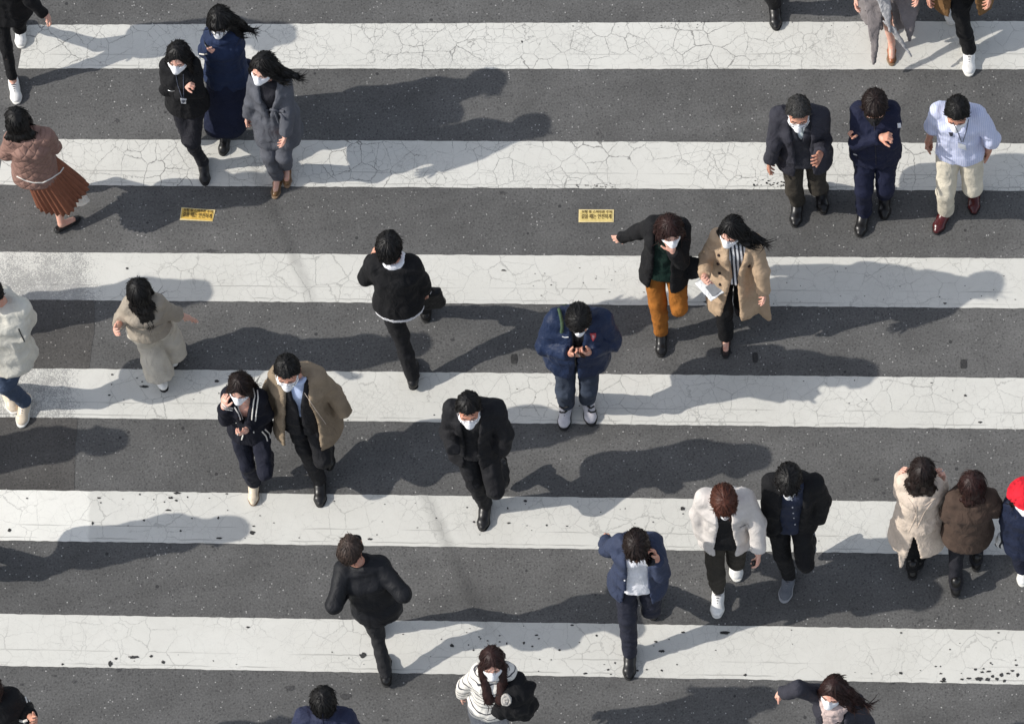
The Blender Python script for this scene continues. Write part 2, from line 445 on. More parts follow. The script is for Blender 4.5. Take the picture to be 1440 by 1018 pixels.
    # ---------------------------------------------------------------- clothes
    def rings(s, g, e, flare, shift, gv=0.0):
        b = s.bw; k = s.k; L = s.nb - s.pel
        hem = s.pel - nrm(s.w * .35 + Z * .65) * e + np.asarray(shift)
        w = lambda x, y, m=1.0: (x * b + g * m, y * k + (g + gv) * m)
        R = [(hem, (.165 * b + g + flare, .118 * k + g + gv + flare) if e > -.05 else (.143 * b + g, .102 * k + g + gv))]
        if e > .2: R.append((s.pel - nrm(s.w * .35 + Z * .65) * .02 + np.asarray(shift) * .1, (.165 * b + g + flare * .25, .118 * k + g + gv + flare * .25)))
        R += [(s.pel + L * .06, w(.165, .118)), (s.pel + L * .38, w(.148, .108)), (s.pel + L * .74, w(.168, .122)), (s.pel + L * .95, w(.135, .08, .6))]
        return [r for j, r in enumerate(R) if j == 0 or (r[0] - R[0][0]).dot(s.w) > .03]
    def top(s, name, mat, g=.022, e=.10, flare=.02, shift=(0, 0, 0), op=None, u0=0.0, sl=(1, 1), r=(.070, .060, .050), shell=True, drape=None,
            lap=.010, collar=0.0, fold=.009, flaps=(), h=.0115, slit=None, gv=0.0, hood=False, seed=0, freq=9.0, up=0.0, parent=None, belt=0.0, hemtilt=0.0):
        k = s.k; g = g * .85; R = s.rings(g, e, flare, shift, gv); pts = [q[0] for q in R] + s.sh + s.el + s.wr + [p for f in flaps for p in f]
        pts = np.stack(pts); m = .16 + max(0, flare); F = Field(pts.min(0) - m, pts.max(0) + m, h)
        hem = R[0][0]; n = nrm(-Z * .75 - s.w * .25 + s.v * hemtilt)
        for (a, wa), (b, wb) in zip(R[:-1], R[1:]): F.ell(a, b, wa, wb, s.u, s.v, .03, 2.25, caps=.6)
        F.ell(hem, hem + n * .06, R[0][1], R[0][1], s.u, s.v, .02, 2.25)
        if drape:
            for i in (0, 1): F.cap(s.hip[i], s.hip[i] + (s.knee[i] - s.hip[i]) * drape[0], drape[1], drape[1], .07)
        for i in (0, 1): F.cap(s.nb - Z * (.045 * k), s.sh[i], .045 * k + g * .6, .05 * k + g * .5, .04)
        if belt:
            a = R[-3][0]; wa = R[-3][1]; F.ell(a - s.w * .015, a + s.w * .015, (wa[0] + belt, wa[1] + belt), (wa[0] + belt, wa[1] + belt), s.u, s.v, .006, 2.25, caps=.25)
        sl_, X = F.full()
        F.d = np.maximum(F.d, F.dot(X, hem, n)).astype(f32)
        if shell:
            G = Field(pts.min(0) - m, pts.max(0) + m, h); t = .017
            RR = [(hem + n * .1, R[0][1])] + R[:-2]
            for (a, wa), (b, wb) in zip(RR[:-1], RR[1:]): G.ell(a, b, (wa[0] - t, wa[1] - t), (wb[0] - t, wb[1] - t), s.u, s.v, .02, 2.25, caps=.5)
            if drape:
                for i in (0, 1): G.cap(s.hip[i], s.hip[i] + (s.knee[i] - s.hip[i]) * drape[0], drape[1] - t, drape[1] - t, .07)
            F.d = np.maximum(F.d, -G.d)
        for f in flaps: F.tri(*f, .009, .02)
        if op:
            a = F.dot(X, s.pel, s.w); uu = F.dot(X, s.pel, s.u) - f32(u0); vv = F.dot(X, s.pel, s.v)
            hw = np.interp(a.ravel(), [o[0] for o in op], [o[1] for o in op]).reshape(a.shape).astype(f32)
            ed = np.abs(uu) - hw
            if lap: F.d = F.d - f32(lap) * np.exp(-(np.maximum(ed - .03, 0) / .02) ** 2) * ((vv > 0) & (a > op[0][0] + .22) & (ed > -.02))
            F.d = np.maximum(F.d, -np.maximum(ed, -(vv - .02)))
        if slit:                                                     # vent: (centre u, half width at hem, height, +1 front / -1 back)
            a = F.dot(X, hem, s.w); uu = F.dot(X, s.pel, s.u) - f32(slit[0]); vv = F.dot(X, s.pel, s.v) * slit[3]
            F.d = np.maximum(F.d, -np.maximum(np.abs(uu) - slit[1] * np.clip(1 - a / slit[2], 0, 1), np.maximum(-(vv - .01), a - slit[2])))
        F.d = F.d.astype(f32)
        for i in (0, 1):
            q = sl[i]; r0, r1, r2 = [x * k * (.80 if s.fem else .86) for x in r]
            if q <= -1: continue
            if q <= 0:
                c = s.sh[i] + (s.el[i] - s.sh[i]) * (1 + q); F.cap(s.sh[i], s.el[i], r0, r1, .03, (c, nrm(s.el[i] - s.sh[i])))
            else:
                F.cap(s.sh[i], s.el[i], r0, r1, .03); dr = nrm(s.wr[i] - s.el[i]); c = s.el[i] + (s.wr[i] - s.el[i]) * q
                F.cap(s.el[i], s.wr[i] + dr * .08, r1, r2, .025, (c, dr))
        if collar:
            f = nrm(s.v * .5 - Z * .0); nk = s.nb + Z * .012 * k + s.v * .012
            for j in range(14):
                a0 = math.pi * (-.14 + 1.28 * j / 14) if op else 2 * math.pi * j / 14; a1 = math.pi * (-.14 + 1.28 * (j + 1) / 14) if op else 2 * math.pi * (j + 1) / 14
                p = lambda a: nk + s.u * math.cos(a) * .072 * k - s.v * math.sin(a) * .070 * k + s.v * .005 + Z * (.012 * math.sin(a) * collar / .02)
                F.cap(p(a0), p(a1), .012 + collar * .5, .012 + collar * .5, .012)
        if hood:
            nk = s.nb - s.v * .10 * k
            for sg in (-1, 1): F.cap(nk + Z * .03 + s.u * sg * .09 * k + s.v * .07, nk - s.v * .03 - Z * .02, .035, .05, .04)
        if up: pass
        V, Q = F.mesh(); V = folds(V, Q, fold, freq, seed + len(s.sp['label']))
        return s.out(name, V, Q, mat, parent)
    def trousers(s, mat, r=(.098, .070, .062, .060), cut=.0, fold=.009, name="trousers", h=.0115, seed=3, waist=True, wide=None):
        k = s.k; b = s.bw; pts = np.stack(s.hip + s.knee + s.ank + [s.pel + s.w * .14]); F = Field(pts.min(0) - .16, pts.max(0) + .16, h)
        f = .96 if s.fem else 1.0
        F.ell(s.pel - Z * .02, s.pel + s.w * .12, (.150 * b, .108 * k), (.140 * b, .102 * k), s.u, s.v, .03, caps=.5)
        for i in (0, 1):
            r0, r1, r2, r3 = [x * k * f * q for x, q in zip(r, (.92, .86, .84, .84))]
            F.cap(s.hip[i], s.knee[i], r0, r1, .03)
            d = nrm(s.ank[i] - s.knee[i]); c = s.knee[i] + (s.ank[i] - s.knee[i]) * (1 - cut) + d * (.0 if cut else .02)
            m = s.knee[i] + (s.ank[i] - s.knee[i]) * .5
            F.cap(s.knee[i], m, r1, r2, .02); F.cap(m, s.ank[i] + d * .05, r2, r3, .02, (c, d))
        V, Q = F.mesh(); V = folds(V, Q, fold, 9, seed + len(s.sp['label']), (1, 1, .8))
        return s.out(name, V, Q, mat)
    def shoes(s, kind, mat, sole, lace=None, size=1.0, socks=None, skip=()):
        k = s.k * size * (.92 if s.fem else 1.0)
        for i in (0, 1):
            if i in skip: continue
            t = s.toedir(i); up = s.upf(i); l = np.cross(up, t); an = s.ank[i]; b = an - up * min(an[2], .085)
            if an[2] <= .12: b[2] = max(b[2], .004)
            P = lambda x, y, z: b + t * x * k + l * y * k + up * z
            F = Field(b - .30, b + .30, .0072)
            if kind == 'pump':
                F.ell(P(-.04, 0, .035), P(.05, 0, .03), (.033 * k, .03), (.036 * k, .028), l, up, .02); F.ell(P(.05, 0, .03), P(.155, 0, .02), (.040 * k, .026), (.024 * k, .018), l, up, .02)
                sl, X = F.full(); a = F.dot(X, b, t); z = F.dot(X, b, up); F.d = np.maximum(F.d, -np.maximum(-(z - .03), a - .10 * k)).astype(f32)
            else:
                hgt = dict(dress=.055, sneaker=.06, boot=.05)[kind]
                F.ell(P(-.045, 0, .04), P(.04, 0, .042), (.038 * k, .042), (.042 * k, .042), l, up, .02)
                F.ell(P(.04, 0, .042), P(.135, 0, .03), (.045 * k, .038), (.043 * k, .030), l, up, .02)
                F.ell(P(.135, 0, .03), P(.175 if kind == 'dress' else .165, 0, .026), (.042 * k, .030), (.026 * k if kind == 'dress' else .034 * k, .022), l, up, .02)
                F.cap(P(-.012, 0, .04), P(-.004, 0, dict(dress=.07, sneaker=.05, boot=.17)[kind]), .040 * k, .036 * k if kind != 'boot' else .046 * k, .03)
                if kind == 'sneaker': F.cap(P(.02, 0, .07), P(.085, 0, .052), .026 * k, .022 * k, .02); F.halfspace(P(0, 0, .085), up)
            F.halfspace(P(0, 0, .012), -up)
            V, Q = F.mesh(); o = s.out('shoe', V, Q, mat, surf=True)
            G = Field(b - .30, b + .30, .0072); x = .004 if kind != 'sneaker' else .006
            th = .012 if kind in ('dress', 'pump') else .02
            for p, q, w0, w1 in ((-.05, .04, .036, .038), (.04, .13, .038, .046), (.13, .165, .046, .034)):
                if kind == 'pump': w0 *= .9; w1 *= .8
                G.ell(P(p, 0, 0), P(q, 0, 0), ((w0 + x) * k, .1), ((w1 + x) * k, .1), l, up, .015)
            G.halfspace(P(0, 0, th), up); G.halfspace(P(0, 0, -.0005), -up)
            V, Q = G.mesh(); s.out('sole', V, Q, sole, parent=o)
            if lace:
                pts = []
                for j in range(5):
                    x_ = .045 + .017 * j; z_ = .093 - .0085 * j
                    pts.append(tube([P(x_, -.024, z_ - .012), P(x_ + .006, 0, z_ + .004), P(x_, .024, z_ - .012)], .0048, 5))
                V, Q = joinm(pts); s.out('lace', V, Q, lace, parent=o, surf=False)
            if socks:
                F = Field(an - .14, an + .14, .0075); d = nrm(s.knee[i] - an); F.cap(an - d * .04, an + d * .12, .040 * k, .041 * k, .01, (an + d * .085, d)); V, Q = F.mesh(); s.out('sock', V, Q, socks)
    def skirt(s, mat, hem, ru, rv, npl=28, amp=.012, name='skirt', twist=0.0, sway=.02):
        """Pleated or plain skirt: lofted from the waist round both legs to the hem centre (world point)."""
        top_ = s.pel + s.w * .10; V = []; n = 168; m = 16; b = s.bw
        for j in range(m + 1):
            t = j / m; c = top_ * (1 - t) + hem * t + s.hd * math.sin(t * 3.1) * .0
            q = t ** .8; wu = (.145 * b) * (1 - q) + ru * q; wv = (.105 * s.k) * (1 - q) + rv * q
            wu = max(wu, .172 * b * min(1, t * 5)) ; wv = max(wv, .125 * s.k * min(1, t * 5))
            for i in range(n):
                a = 2 * math.pi * i / n; ph = npl * a + twist * t
                pl = (abs(((ph / math.pi) % 2) - 1) * 2 - 1) * amp * (.15 + .85 * t) if npl else 0
                big = (math.sin(3 * a + 1) * .5 + math.sin(5 * a + 2.3 * t) * .5) * sway * t
                V.append(c + s.hu * math.cos(a) * (wu + pl + big) + s.hd * math.sin(a) * (wv + pl + big))
        Q = [(j * n + i, j * n + (i + 1) % n, (j + 1) * n + (i + 1) % n, (j + 1) * n + i) for j in range(m) for i in range(n)]
        o = s.out(name, np.array(V), np.array(Q)[:, ::-1], mat)
        md = o.modifiers.new('thickness', 'SOLIDIFY'); md.thickness = .004; md.offset = -1
        return o
    # ---------------------------------------------------------------- hair and face things
    def hair(s, kind, mat, L=.28, blow=(0, 0, 0), vol=1.0, fringe=0.0, wave=.0, spread=1.0, strands=None, part=0.0, seed=0, front=.42):
        hs = s.hs; dn = s.M @ (-Z); bl = s.M @ np.asarray(blow, float)
        F = Field(A(-.36, -.34, -.62) * hs, A(.26, .34, .22) * hs, .0078); E = np.eye(3)
        B = lambda c, r, kk=.01, neg=False: F.ball(A(*c) * hs, A(*r) * hs, E, kk * hs, neg)
        g = .015 * vol; P = lambda *c: A(*c) * hs
        B((-.012, 0, .026), (.098 + g, .076 + g, .096 + g), .01)
        sl, X = F.full(); f, u, w = [x / f32(hs) for x in X]
        if kind == 'short':
            B((-.045, 0, -.01), (.060 + g, .065 + g * .8, .072 + g), .02)
            if fringe: B((.058, 0, .072), (.045, .068, .026 + fringe), .02)
            gg = np.interp((X[0] / hs).ravel(), [-.13, -.07, -.02, .015, .032, .06, .085, .13], [-.085, -.075, -.035, -.005, .040, .071 - fringe * .9, .080 - fringe * 1.3, .082 - fringe * 1.6]).astype(f32).reshape(X[0].shape)
            F.d = np.maximum(F.d, (gg - w) * f32(hs * .8) + 0 * F.d).astype(f32)
        else:
            # the fall of hair: down the back of the neck, then lying on shoulders or carried by the wind
            wl = np.linalg.norm(blow) >= .08; p0 = P(-.03, 0, .01) + nrm(bl) * .05 if wl else P(-.058, 0, .01); bk = .05 if L > .24 and np.linalg.norm(blow) < .08 else 0; p1 = p0 + dn * .13 * hs - P(.012 + bk * .5, 0, 0) + bl * .3; p2 = p1 + dn * max(L - .13, .02) + bl * .8 - P(.02 + bk, 0, 0) * (0 if wl else 1)
            F.ell(p0, p1, (.086 * hs * vol, .056 * hs), (.092 * hs * spread, .046 * hs), E[1], E[0], .03); F.ell(p1, p2, (.092 * hs * spread, .046 * hs), (.060 * hs * spread, .026 * hs), E[1], E[0], .03)
            for y in (-1, 1):
                a = P(.022, .070 * y, .045); b = P(.020, .084 * y, -.05); c = b + dn * max(.03, L * front) + bl * .45 + (P(.018, .006 * y, 0) * (1 if L > .2 else .2) if front < .6 else P(.190, -.038 * y, .05))
                F.cap(a, b, .020 * hs * vol, .021 * hs * vol, .022); fr = front > .6; F.cap(b, c, .021 * hs * vol * (1.6 if fr else 1), .020 * hs * spread * (2.1 if fr else 1), .03)
            B((.122, part, -.022), (.094, .064, .116), .015, True)
            if fringe: B((.066, 0, .066), (.042, .066, .018 + fringe), .02)
        V, Q = F.mesh(); N = vnormals(V, Q)
        cr = A(-.02, 0, .11) * hs; rel = V - cr; az = np.arctan2(rel[:, 1], rel[:, 0]); ra = np.linalg.norm(rel, axis=1)
        q = np.stack([np.cos(az) * 5, np.sin(az) * 5, ra * 5], 1); sc = 1.25 if kind == 'short' else .9
        V = V + N * (.0050 * sc * vn(q * 2.0, seed + 3) + .0030 * sc * vn(q * 4.6, seed + 4) + .005 * vn(V * 13, seed))[:, None]
        if wave: V = V + N * (wave * np.clip((.02 - V[:, 2]) / .1, 0, 1) * vn(V * 24, seed + 9))[:, None]
        rg = np.random.default_rng(seed + 5); T = []; strands = strands or (620 if kind == 'short' else 800)
        if len(V):
            for ix in rg.integers(0, len(V), strands):
                p, nn = V[ix], N[ix]; fl = p - cr; fl = fl - nn * fl.dot(nn)
                if p[0] > .045 * hs and abs(p[1]) < .062 * hs and p[2] < .092 * hs and not fringe and rg.random() < .93: continue
                fl = nrm(fl)
                if p[0] > .03 * hs and not fringe: fl = nrm(fl + A(-.5, .9 * np.sign(p[1] - part * hs + 1e-6), 0))
                if kind != 'short':
                    q = np.clip((.09 * hs - p[2]) / (.10 * hs), 0, 1); fl = fl * (1 - q) + q * nrm(dn - nn * dn.dot(nn) + bl * 1.2 / max(L, .1))
                fl = nrm(fl + rg.normal(0, .17, 3)); fl = nrm(fl - nn * fl.dot(nn)); ln = rg.uniform(.025, .05) if kind == 'short' else rg.uniform(.05, .12); lift = rg.uniform(-.02, .16) if rg.random() < .8 else rg.uniform(.1, .4)
                cv = .5 * ln * ln / (.11 * hs)
                pts = [p + fl * ln * t - nn * (cv * t * t - .0015) + nn * lift * ln * t * t + bl * .12 * t * t for t in (0, .35, .7, 1)]
                T.append(tube(pts, np.array([.0030, .0032, .0024, .0005]) * rg.uniform(.6, 1.15), 4))
        V, Q = joinm([(V, Q)] + T)
        s.out('hair', V @ s.M + s.head, Q, mat)
    def mask(s, mat, strap=None):
        hs = s.hs; F = Field(A(-.05, -.13, -.17) * hs, A(.19, .13, .06) * hs, .0062); E = np.eye(3); p = lambda *c: A(*c) * hs
        F.ball(p(.038, 0, -.052), A(.076, .074, .074) * hs, E, .01); F.cap(p(.096, 0, -.010), p(.110, 0, -.052), .020 * hs, .024 * hs, .03); F.cap(p(.110, 0, -.052), p(.086, 0, -.108), .024 * hs, .020 * hs, .03)
        for y in (-1, 1): F.tri(p(.108, 0, -.02), p(.100, 0, -.09), p(.050, .068 * y, -.045), .012 * hs, .02)
        sl, X = F.full(); f, u, w = [x / f32(hs) for x in X]
        topz = -.014 + .026 * np.exp(-(u / .016) ** 2) + 0 * f
        F.d = np.maximum(F.d, (w - topz) * f32(hs)); F.d = np.maximum(F.d, (.008 - f + .22 * np.abs(w + .050)) * f32(hs)).astype(f32)
        V, Q = F.mesh(); V[:, 0] += .0025 * vn(V * 60, 3)
        o = s.out('mask', V @ s.M + s.head, Q, mat)
        for y in (-1, 1):
            V, Q = tube([s.loc((.03, .070 * y, -.022)), s.loc((.006, .084 * y, .0)), s.loc((-.02, .090 * y, .006)), s.loc((-.030, .090 * y, -.012)), s.loc((-.022, .088 * y, -.03)), s.loc((.0, .080 * y, -.055)), s.loc((.022, .066 * y, -.075))], .0022, 5)
            s.out('ear_loop', V, Q, strap or mat, parent=o, surf=False)
    def glasses(s, mat):
        T = []
        for y in (-1, 1):
            c = A(.108, .034 * y, -.002)
            T.append(tube([s.loc(c + A(-.004 * abs(math.cos(a)), .025 * math.cos(a), .019 * math.sin(a))) for a in np.linspace(0, 2 * math.pi, 14)[:-1]], .0022 * s.hs, 5, True))
            T.append(tube([s.loc((.102, .059 * y, .004)), s.loc((.05, .082 * y, .006)), s.loc((-.015, .086 * y, .002))], .002 * s.hs, 5))
        T.append(tube([s.loc((.110, -.010, .002)), s.loc((.114, 0, .006)), s.loc((.110, .010, .002))], .002 * s.hs, 5))
        V, Q = joinm(T); s.out('glasses', V, Q, mat, surf=False)
    # ---------------------------------------------------------------- details laid on the clothes where the photo shows them
    def bvh(s):
        if getattr(s, '_nb', -1) != len(s.surf):
            V, Q = joinm(s.surf); s._b = BVHTree.FromPolygons([tuple(x) for x in V], [tuple(int(i) for i in q) for q in Q]); s._nb = len(s.surf)
        return s._b
    def hit(s, px, py, off=.003):
        d = ray(px, py); r = s.bvh().ray_cast(Vector(CAM), Vector(d))
        if r[0] is None: return None
        n = A(*r[1]); n = n if n.dot(d) < 0 else -n
        return A(*r[0]) + n * off
    def trim(s, lines, rad, mat, name, parent=None):
        for ln in lines:
            T = []
            ln = [A(*q) for q in ln]; pts = []
            for a, b in zip(ln[:-1], ln[1:]):
                n = max(2, int(np.linalg.norm(b - a) / 2))
                for j in range(n): pts.append(s.hit(*(a + (b - a) * j / n), rad * .35))
            pts.append(s.hit(*ln[-1], rad * .35)); run = []
            for p in pts + [None]:
                if p is not None and (not run or np.linalg.norm(p - run[-1]) < .2): run.append(p)
                else:
                    if len(run) > 1: T.append(tube(run, rad, 6))
                    run = [p] if p is not None else []
            if T:
                V, Q = max(T, key=lambda q: len(q[0])); s.out(name, V, Q, mat, parent, surf=False)
    def patch(s, quad, mat, name, th=.004, n=5, label=None, parent=None):
        q = [A(*p) for p in quad]; V = []; ok = True
        for j in range(n + 1):
            for i in range(n + 1):
                a, b = i / n, j / n; p = (q[0] * (1 - a) + q[1] * a) * (1 - b) + (q[3] * (1 - a) + q[2] * a) * b
                h = s.hit(*p, th)
                if h is None: return None
                V.append(h)
        Q = [(j * (n + 1) + i, j * (n + 1) + i + 1, (j + 1) * (n + 1) + i + 1, (j + 1) * (n + 1) + i) for j in range(n) for i in range(n)]
        o = s.out(name, np.array(V), np.array(Q)[:, ::-1], mat, parent, surf=False, smooth=False)
        md = o.modifiers.new('thickness', 'SOLIDIFY'); md.thickness = th; md.offset = 0
        if label: o['label'] = label
        return o
    def dots(s, pxs, rad, mat, name):
        for p in pxs:
            h = s.hit(*p, rad * .2)
            if h is None: continue
            F = Field(h - rad * 1.2, h + rad * 1.2, rad / 3.2); F.ball(h, rad * A(1, 1, 1), None, .001); V, Q = F.mesh(); s.out(name, V, Q, mat, surf=False)
    def phone(s, i, label, mat, tilt=None, px=None, off=.0, long_=None):
        c, d, n, t = s.grip[i]
        lo = long_ if long_ is not None else nrm(t * .4 + d * .8)
        if px is not None: c = UP(*px); n = -ray(px[0], px[1]) if off == 0 else n; off = 0
        nz = nrm(n - lo * n.dot(lo)); ax = [np.cross(lo, nz), lo, nz]; c = c + lo * off
        V, Fc = box(c, ax, (.036, .076, .0045), mat, 'phone')
        o = link('phone', V, Fc, mat, None, c, smooth=False); o.location = c; tagm(o, label, 'phone')
        V2, F2 = box(c + nz * .0050, ax, (.032, .070, .0006), mat, 'screen'); link('screen', V2, F2, M_SCREEN, o, c, smooth=False)
        return o
# ------------------------------------------------------------------ shared materials
M_DARK = plain('dark_lash', (24, 18, 16), .6)
M_EYE = plain('eye_white', (200, 195, 190), .3)
M_LIP = plain('lip', (165, 95, 88), .45)
M_SCREEN = plain('screen_glass', (12, 13, 16), .12)
S_A = skinmat('skin_fair', (216, 176, 158)); S_B = skinmat('skin_tan', (188, 142, 120)); S_C = skinmat('skin_warm', (204, 158, 136))
H_BLK = hairmat('hair_black', (17, 15, 15)); H_BRN = hairmat('hair_dark_brown', (33, 22, 19)); H_AUB = hairmat('hair_auburn', (78, 43, 31))
H_GRY = hairmat('hair_greying', (52, 51, 50)); H_RBR = hairmat('hair_red_brown', (46, 26, 23)); H_OLD = hairmat('hair_thin_brown', (68, 56, 50))
K_MASK = cloth('mask_white', (236, 236, 238), .8, .15, .5, var=.03); K_MASKB = cloth('mask_black', (22, 22, 24), .8, .15, .5)
K_BLK = cloth('black_wool', (24, 24, 26)); K_BLK2 = cloth('black_suiting', (29, 29, 32), .75); K_CHAR = cloth('charcoal_suiting', (52, 52, 60), .8)
K_NAVY = cloth('navy_cloth', (28, 32, 54), .8); K_NAVYC = cloth('navy_coat', (30, 38, 68), .8); K_GREY = cloth('grey_wool', (88, 90, 97), .9, .6)
K_BLUE = cloth('blue_suiting', (54, 62, 84), .75); K_NYL = cloth('navy_nylon', (32, 44, 70), .5, .9, .3); K_DKTRS = cloth('dark_trousers', (34, 34, 40), .75)
K_OLV = cloth('olive_trousers', (58, 54, 48), .85); K_OCH = cloth('ochre_trousers', (158, 100, 42), .9); K_KHA = cloth('khaki_chinos', (206, 198, 180), .85)
K_BEI = cloth('beige_trench', (178, 154, 128), .8); K_TAN = cloth('tan_coat', (140, 124, 104), .85); K_CRM = cloth('cream_trench', (208, 192, 176), .8)
K_CREM = cloth('cream_padded', (208, 204, 192), .7, .6); K_DEN = cloth('blue_denim', (64, 76, 96), .9); K_DEND = cloth('dark_denim', (58, 66, 80), .9)
K_BRN = cloth('brown_wool', (76, 62, 54), .95); K_BLOU = cloth('khaki_blouse', (158, 148, 134), .8); K_LIN = cloth('beige_linen', (196, 188, 174), .8)
K_OFFW = cloth('off_white_jacket', (206, 200, 195), .85, .4); K_WHT = cloth('white_shirt', (232, 232, 236), .7, .5, .5, var=.05); K_PBLU = cloth('pale_blue_shirt', (186, 200, 228), .75)
K_GRN = cloth('dark_green_knit', (20, 42, 36), .9); K_DSH = cloth('dark_blue_shirt', (42, 48, 66), .8); K_GRYJ = cloth('grey_jeans', (146, 146, 148), .9)
K_CAM = cloth('camel_coat', (122, 92, 60), .9); K_SCF = cloth('pink_beige_scarf', (196, 176, 170), .9, .9); K_RED = cloth('red_hat', (206, 32, 48), .85)
K_LGC = cloth('light_grey_coat', (128, 122, 122), .85); K_LIN2 = cloth('grey_coat_lining', (172, 172, 174), .6); K_DGC = cloth('dark_grey_coat', (78, 76, 80), .85)
K_SOCK = cloth('black_sock', (22, 22, 24), .9)
def _stripes(freq, thr, rgb, axis=2, dist=.02, vert=False):
    c = s2l(rgb)
    def f(t, v, col, n):
        sp = t.n('ShaderNodeSeparateXYZ'); nz = t.n('ShaderNodeTexNoise', i_Scale=5.0, i_Detail=2.0); t.l(v, nz.inputs['Vector']); t.l(v, sp.inputs[0])
        z = t.math('MULTIPLY_ADD', nz.outputs[0], dist, sp.outputs[axis]); w = t.math('FRACT', t.math('MULTIPLY', z, freq))
        m = t.math('LESS_THAN', w, thr); return t.mix(m, col, c), n
    return f
def _quilt(t, v, col, n):
    sp = t.n('ShaderNodeSeparateXYZ'); t.l(v, sp.inputs[0])
    a = t.math('ADD', sp.outputs[0], sp.outputs[2]); b = t.math('SUBTRACT', sp.outputs[0], sp.outputs[2])
    h = t.math('MINIMUM', t.math('ABSOLUTE', t.math('SINE', t.math('MULTIPLY', a, 38))), t.math('ABSOLUTE', t.math('SINE', t.math('MULTIPLY', b, 38))))
    h = t.math('POWER', h, .5); return col, t.bump(h, .8, .012, n)
def _pad(t, v, col, n):
    sp = t.n('ShaderNodeSeparateXYZ'); t.l(v, sp.inputs[0]); h = t.math('POWER', t.math('ABSOLUTE', t.math('SINE', t.math('MULTIPLY', sp.outputs[2], 22))), .5)
    return col, t.bump(h, .6, .02, n)
K_BRET = cloth('striped_knit', (226, 222, 214), .9, .5, 1, _stripes(17, .17, (74, 74, 80), 2, .12))
K_PIN = cloth('pinstriped_shirt', (204, 208, 230), .75, .6, .4, _stripes(62, .4, (188, 195, 222), 0, .004), var=.05)
K_STR = cloth('striped_blouse', (214, 214, 216), .8, .4, .5, _stripes(34, .5, (52, 54, 62), 0, .01))
K_QLT = cloth('mauve_quilting', (138, 108, 98), .6, .3, .5, _quilt)
K_RUST = cloth('rust_pleats', (134, 86, 66), .75, .3, .6)
K_WVE = cloth('charcoal_waistcoat', (48, 49, 56), .8, .4)
L_BLK = plain('black_leather', (20, 19, 20), .36); L_BUR = plain('burgundy_leather', (74, 24, 26), .25); L_BRN = plain('tan_leather', (150, 92, 58), .35)
L_DKBR = plain('dark_suede', (40, 28, 28), .8); L_GOLD = plain('bronze_leather', (120, 88, 52), .35); L_WHT = plain('white_leather', (232, 231, 228), .4); L_GRYS = plain('grey_knit_shoe', (96, 100, 108), .8)
L_CRMS = plain('cream_leather', (216, 200, 178), .4); L_SIL = plain('silver_leather', (130, 128, 128), .3, metal=.6)
SO_BLK = plain('black_rubber', (22, 22, 23), .7); SO_WHT = plain('white_rubber', (220, 218, 212), .6); SO_GUM = plain('tan_sole', (128, 104, 80), .6); SO_GRY = plain('grey_rubber', (150, 152, 156), .6)
LACE_W = plain('white_lace', (120, 120, 124), .8); LACE_G = plain('grey_lace', (120, 120, 124), .8)
P_BLK = plain('black_plastic', (18, 18, 20), .3); P_WHT = plain('white_plastic', (232, 232, 232), .35); P_SIL = plain('silver_metal', (190, 192, 196), .25, metal=.9)
P_CARD = plain('white_card', (224, 224, 226), .4); P_PRINT = plain('dark_print', (70, 76, 90), .5); P_TRM = cloth('white_trim', (226, 222, 214), .85, .2)

# ------------------------------------------------------------------ ground
def asphalt_nodes(t, v):
    big = t.noise(v, .35, 3, .5); mid = t.noise(v, 3.0, 4, .6); fine = t.noise(v, 60, 4, .7)
    c = t.mix(t.ramp(big, [(.3, 0.0), (.7, 1.0)]), (.100, .099, .097), (.128, .126, .123))
    st = t.n('ShaderNodeMapping'); st.inputs['Rotation'].default_value = (0, 0, .17); st.inputs['Scale'].default_value = (.25, 2.2, 1); t.l(v, st.inputs[0])
    c = t.mix(1.0, c, t.ramp(t.noise(st.outputs[0], 1.2, 4, .6), [(.3, .86), (.7, 1.10)]), 'MULTIPLY')
    c = t.mix(1.0, c, t.ramp(mid, [(.25, .80), (.75, 1.16)]), 'MULTIPLY')
    c = t.mix(1.0, c, t.ramp(fine, [(.28, .62), (.72, 1.36)]), 'MULTIPLY')
    vo = t.n('ShaderNodeTexVoronoi', i_Scale=62.0); t.l(v, vo.inputs['Vector'])
    sp = t.n('ShaderNodeSeparateColor'); t.l(vo.outputs['Color'], sp.inputs[0])
    fleck = t.math('MULTIPLY', t.math('GREATER_THAN', sp.outputs[0], .966), t.math('LESS_THAN', vo.outputs['Distance'], .36))
    c = t.mix(t.math('MULTIPLY', fleck, t.math('MULTIPLY_ADD', sp.outputs[1], .55, .25)), c, (.52, .51, .49))
    pit = t.math('MULTIPLY', t.math('GREATER_THAN', sp.outputs[2], .90), t.math('LESS_THAN', vo.outputs['Distance'], .42))
    c = t.mix(t.math('MULTIPLY', pit, .5), c, (.035, .035, .036))
    vb = t.n('ShaderNodeTexVoronoi', i_Scale=14.0); t.l(v, vb.inputs['Vector']); sb = t.n('ShaderNodeSeparateColor'); t.l(vb.outputs['Color'], sb.inputs[0])
    spot = t.math('MULTIPLY', t.math('GREATER_THAN', sb.outputs[0], .985), t.math('LESS_THAN', vb.outputs['Distance'], .2))
    c = t.mix(t.math('MULTIPLY', spot, .8), c, (.03, .03, .032))
    return c, fine, vo.outputs['Distance']
def mk_asphalt(name, tint):
    t = NT(name); v = t.obj(); c, fine, vd = asphalt_nodes(t, v); c = t.mix(1.0, c, tint, 'MULTIPLY'); t.col(c)
    t.set(Roughness=.9, Specular_IOR_Level=.3); t.l(t.bump(vd, .25, .004, t.bump(fine, .5, .004)), t.b.inputs['Normal']); return t.m
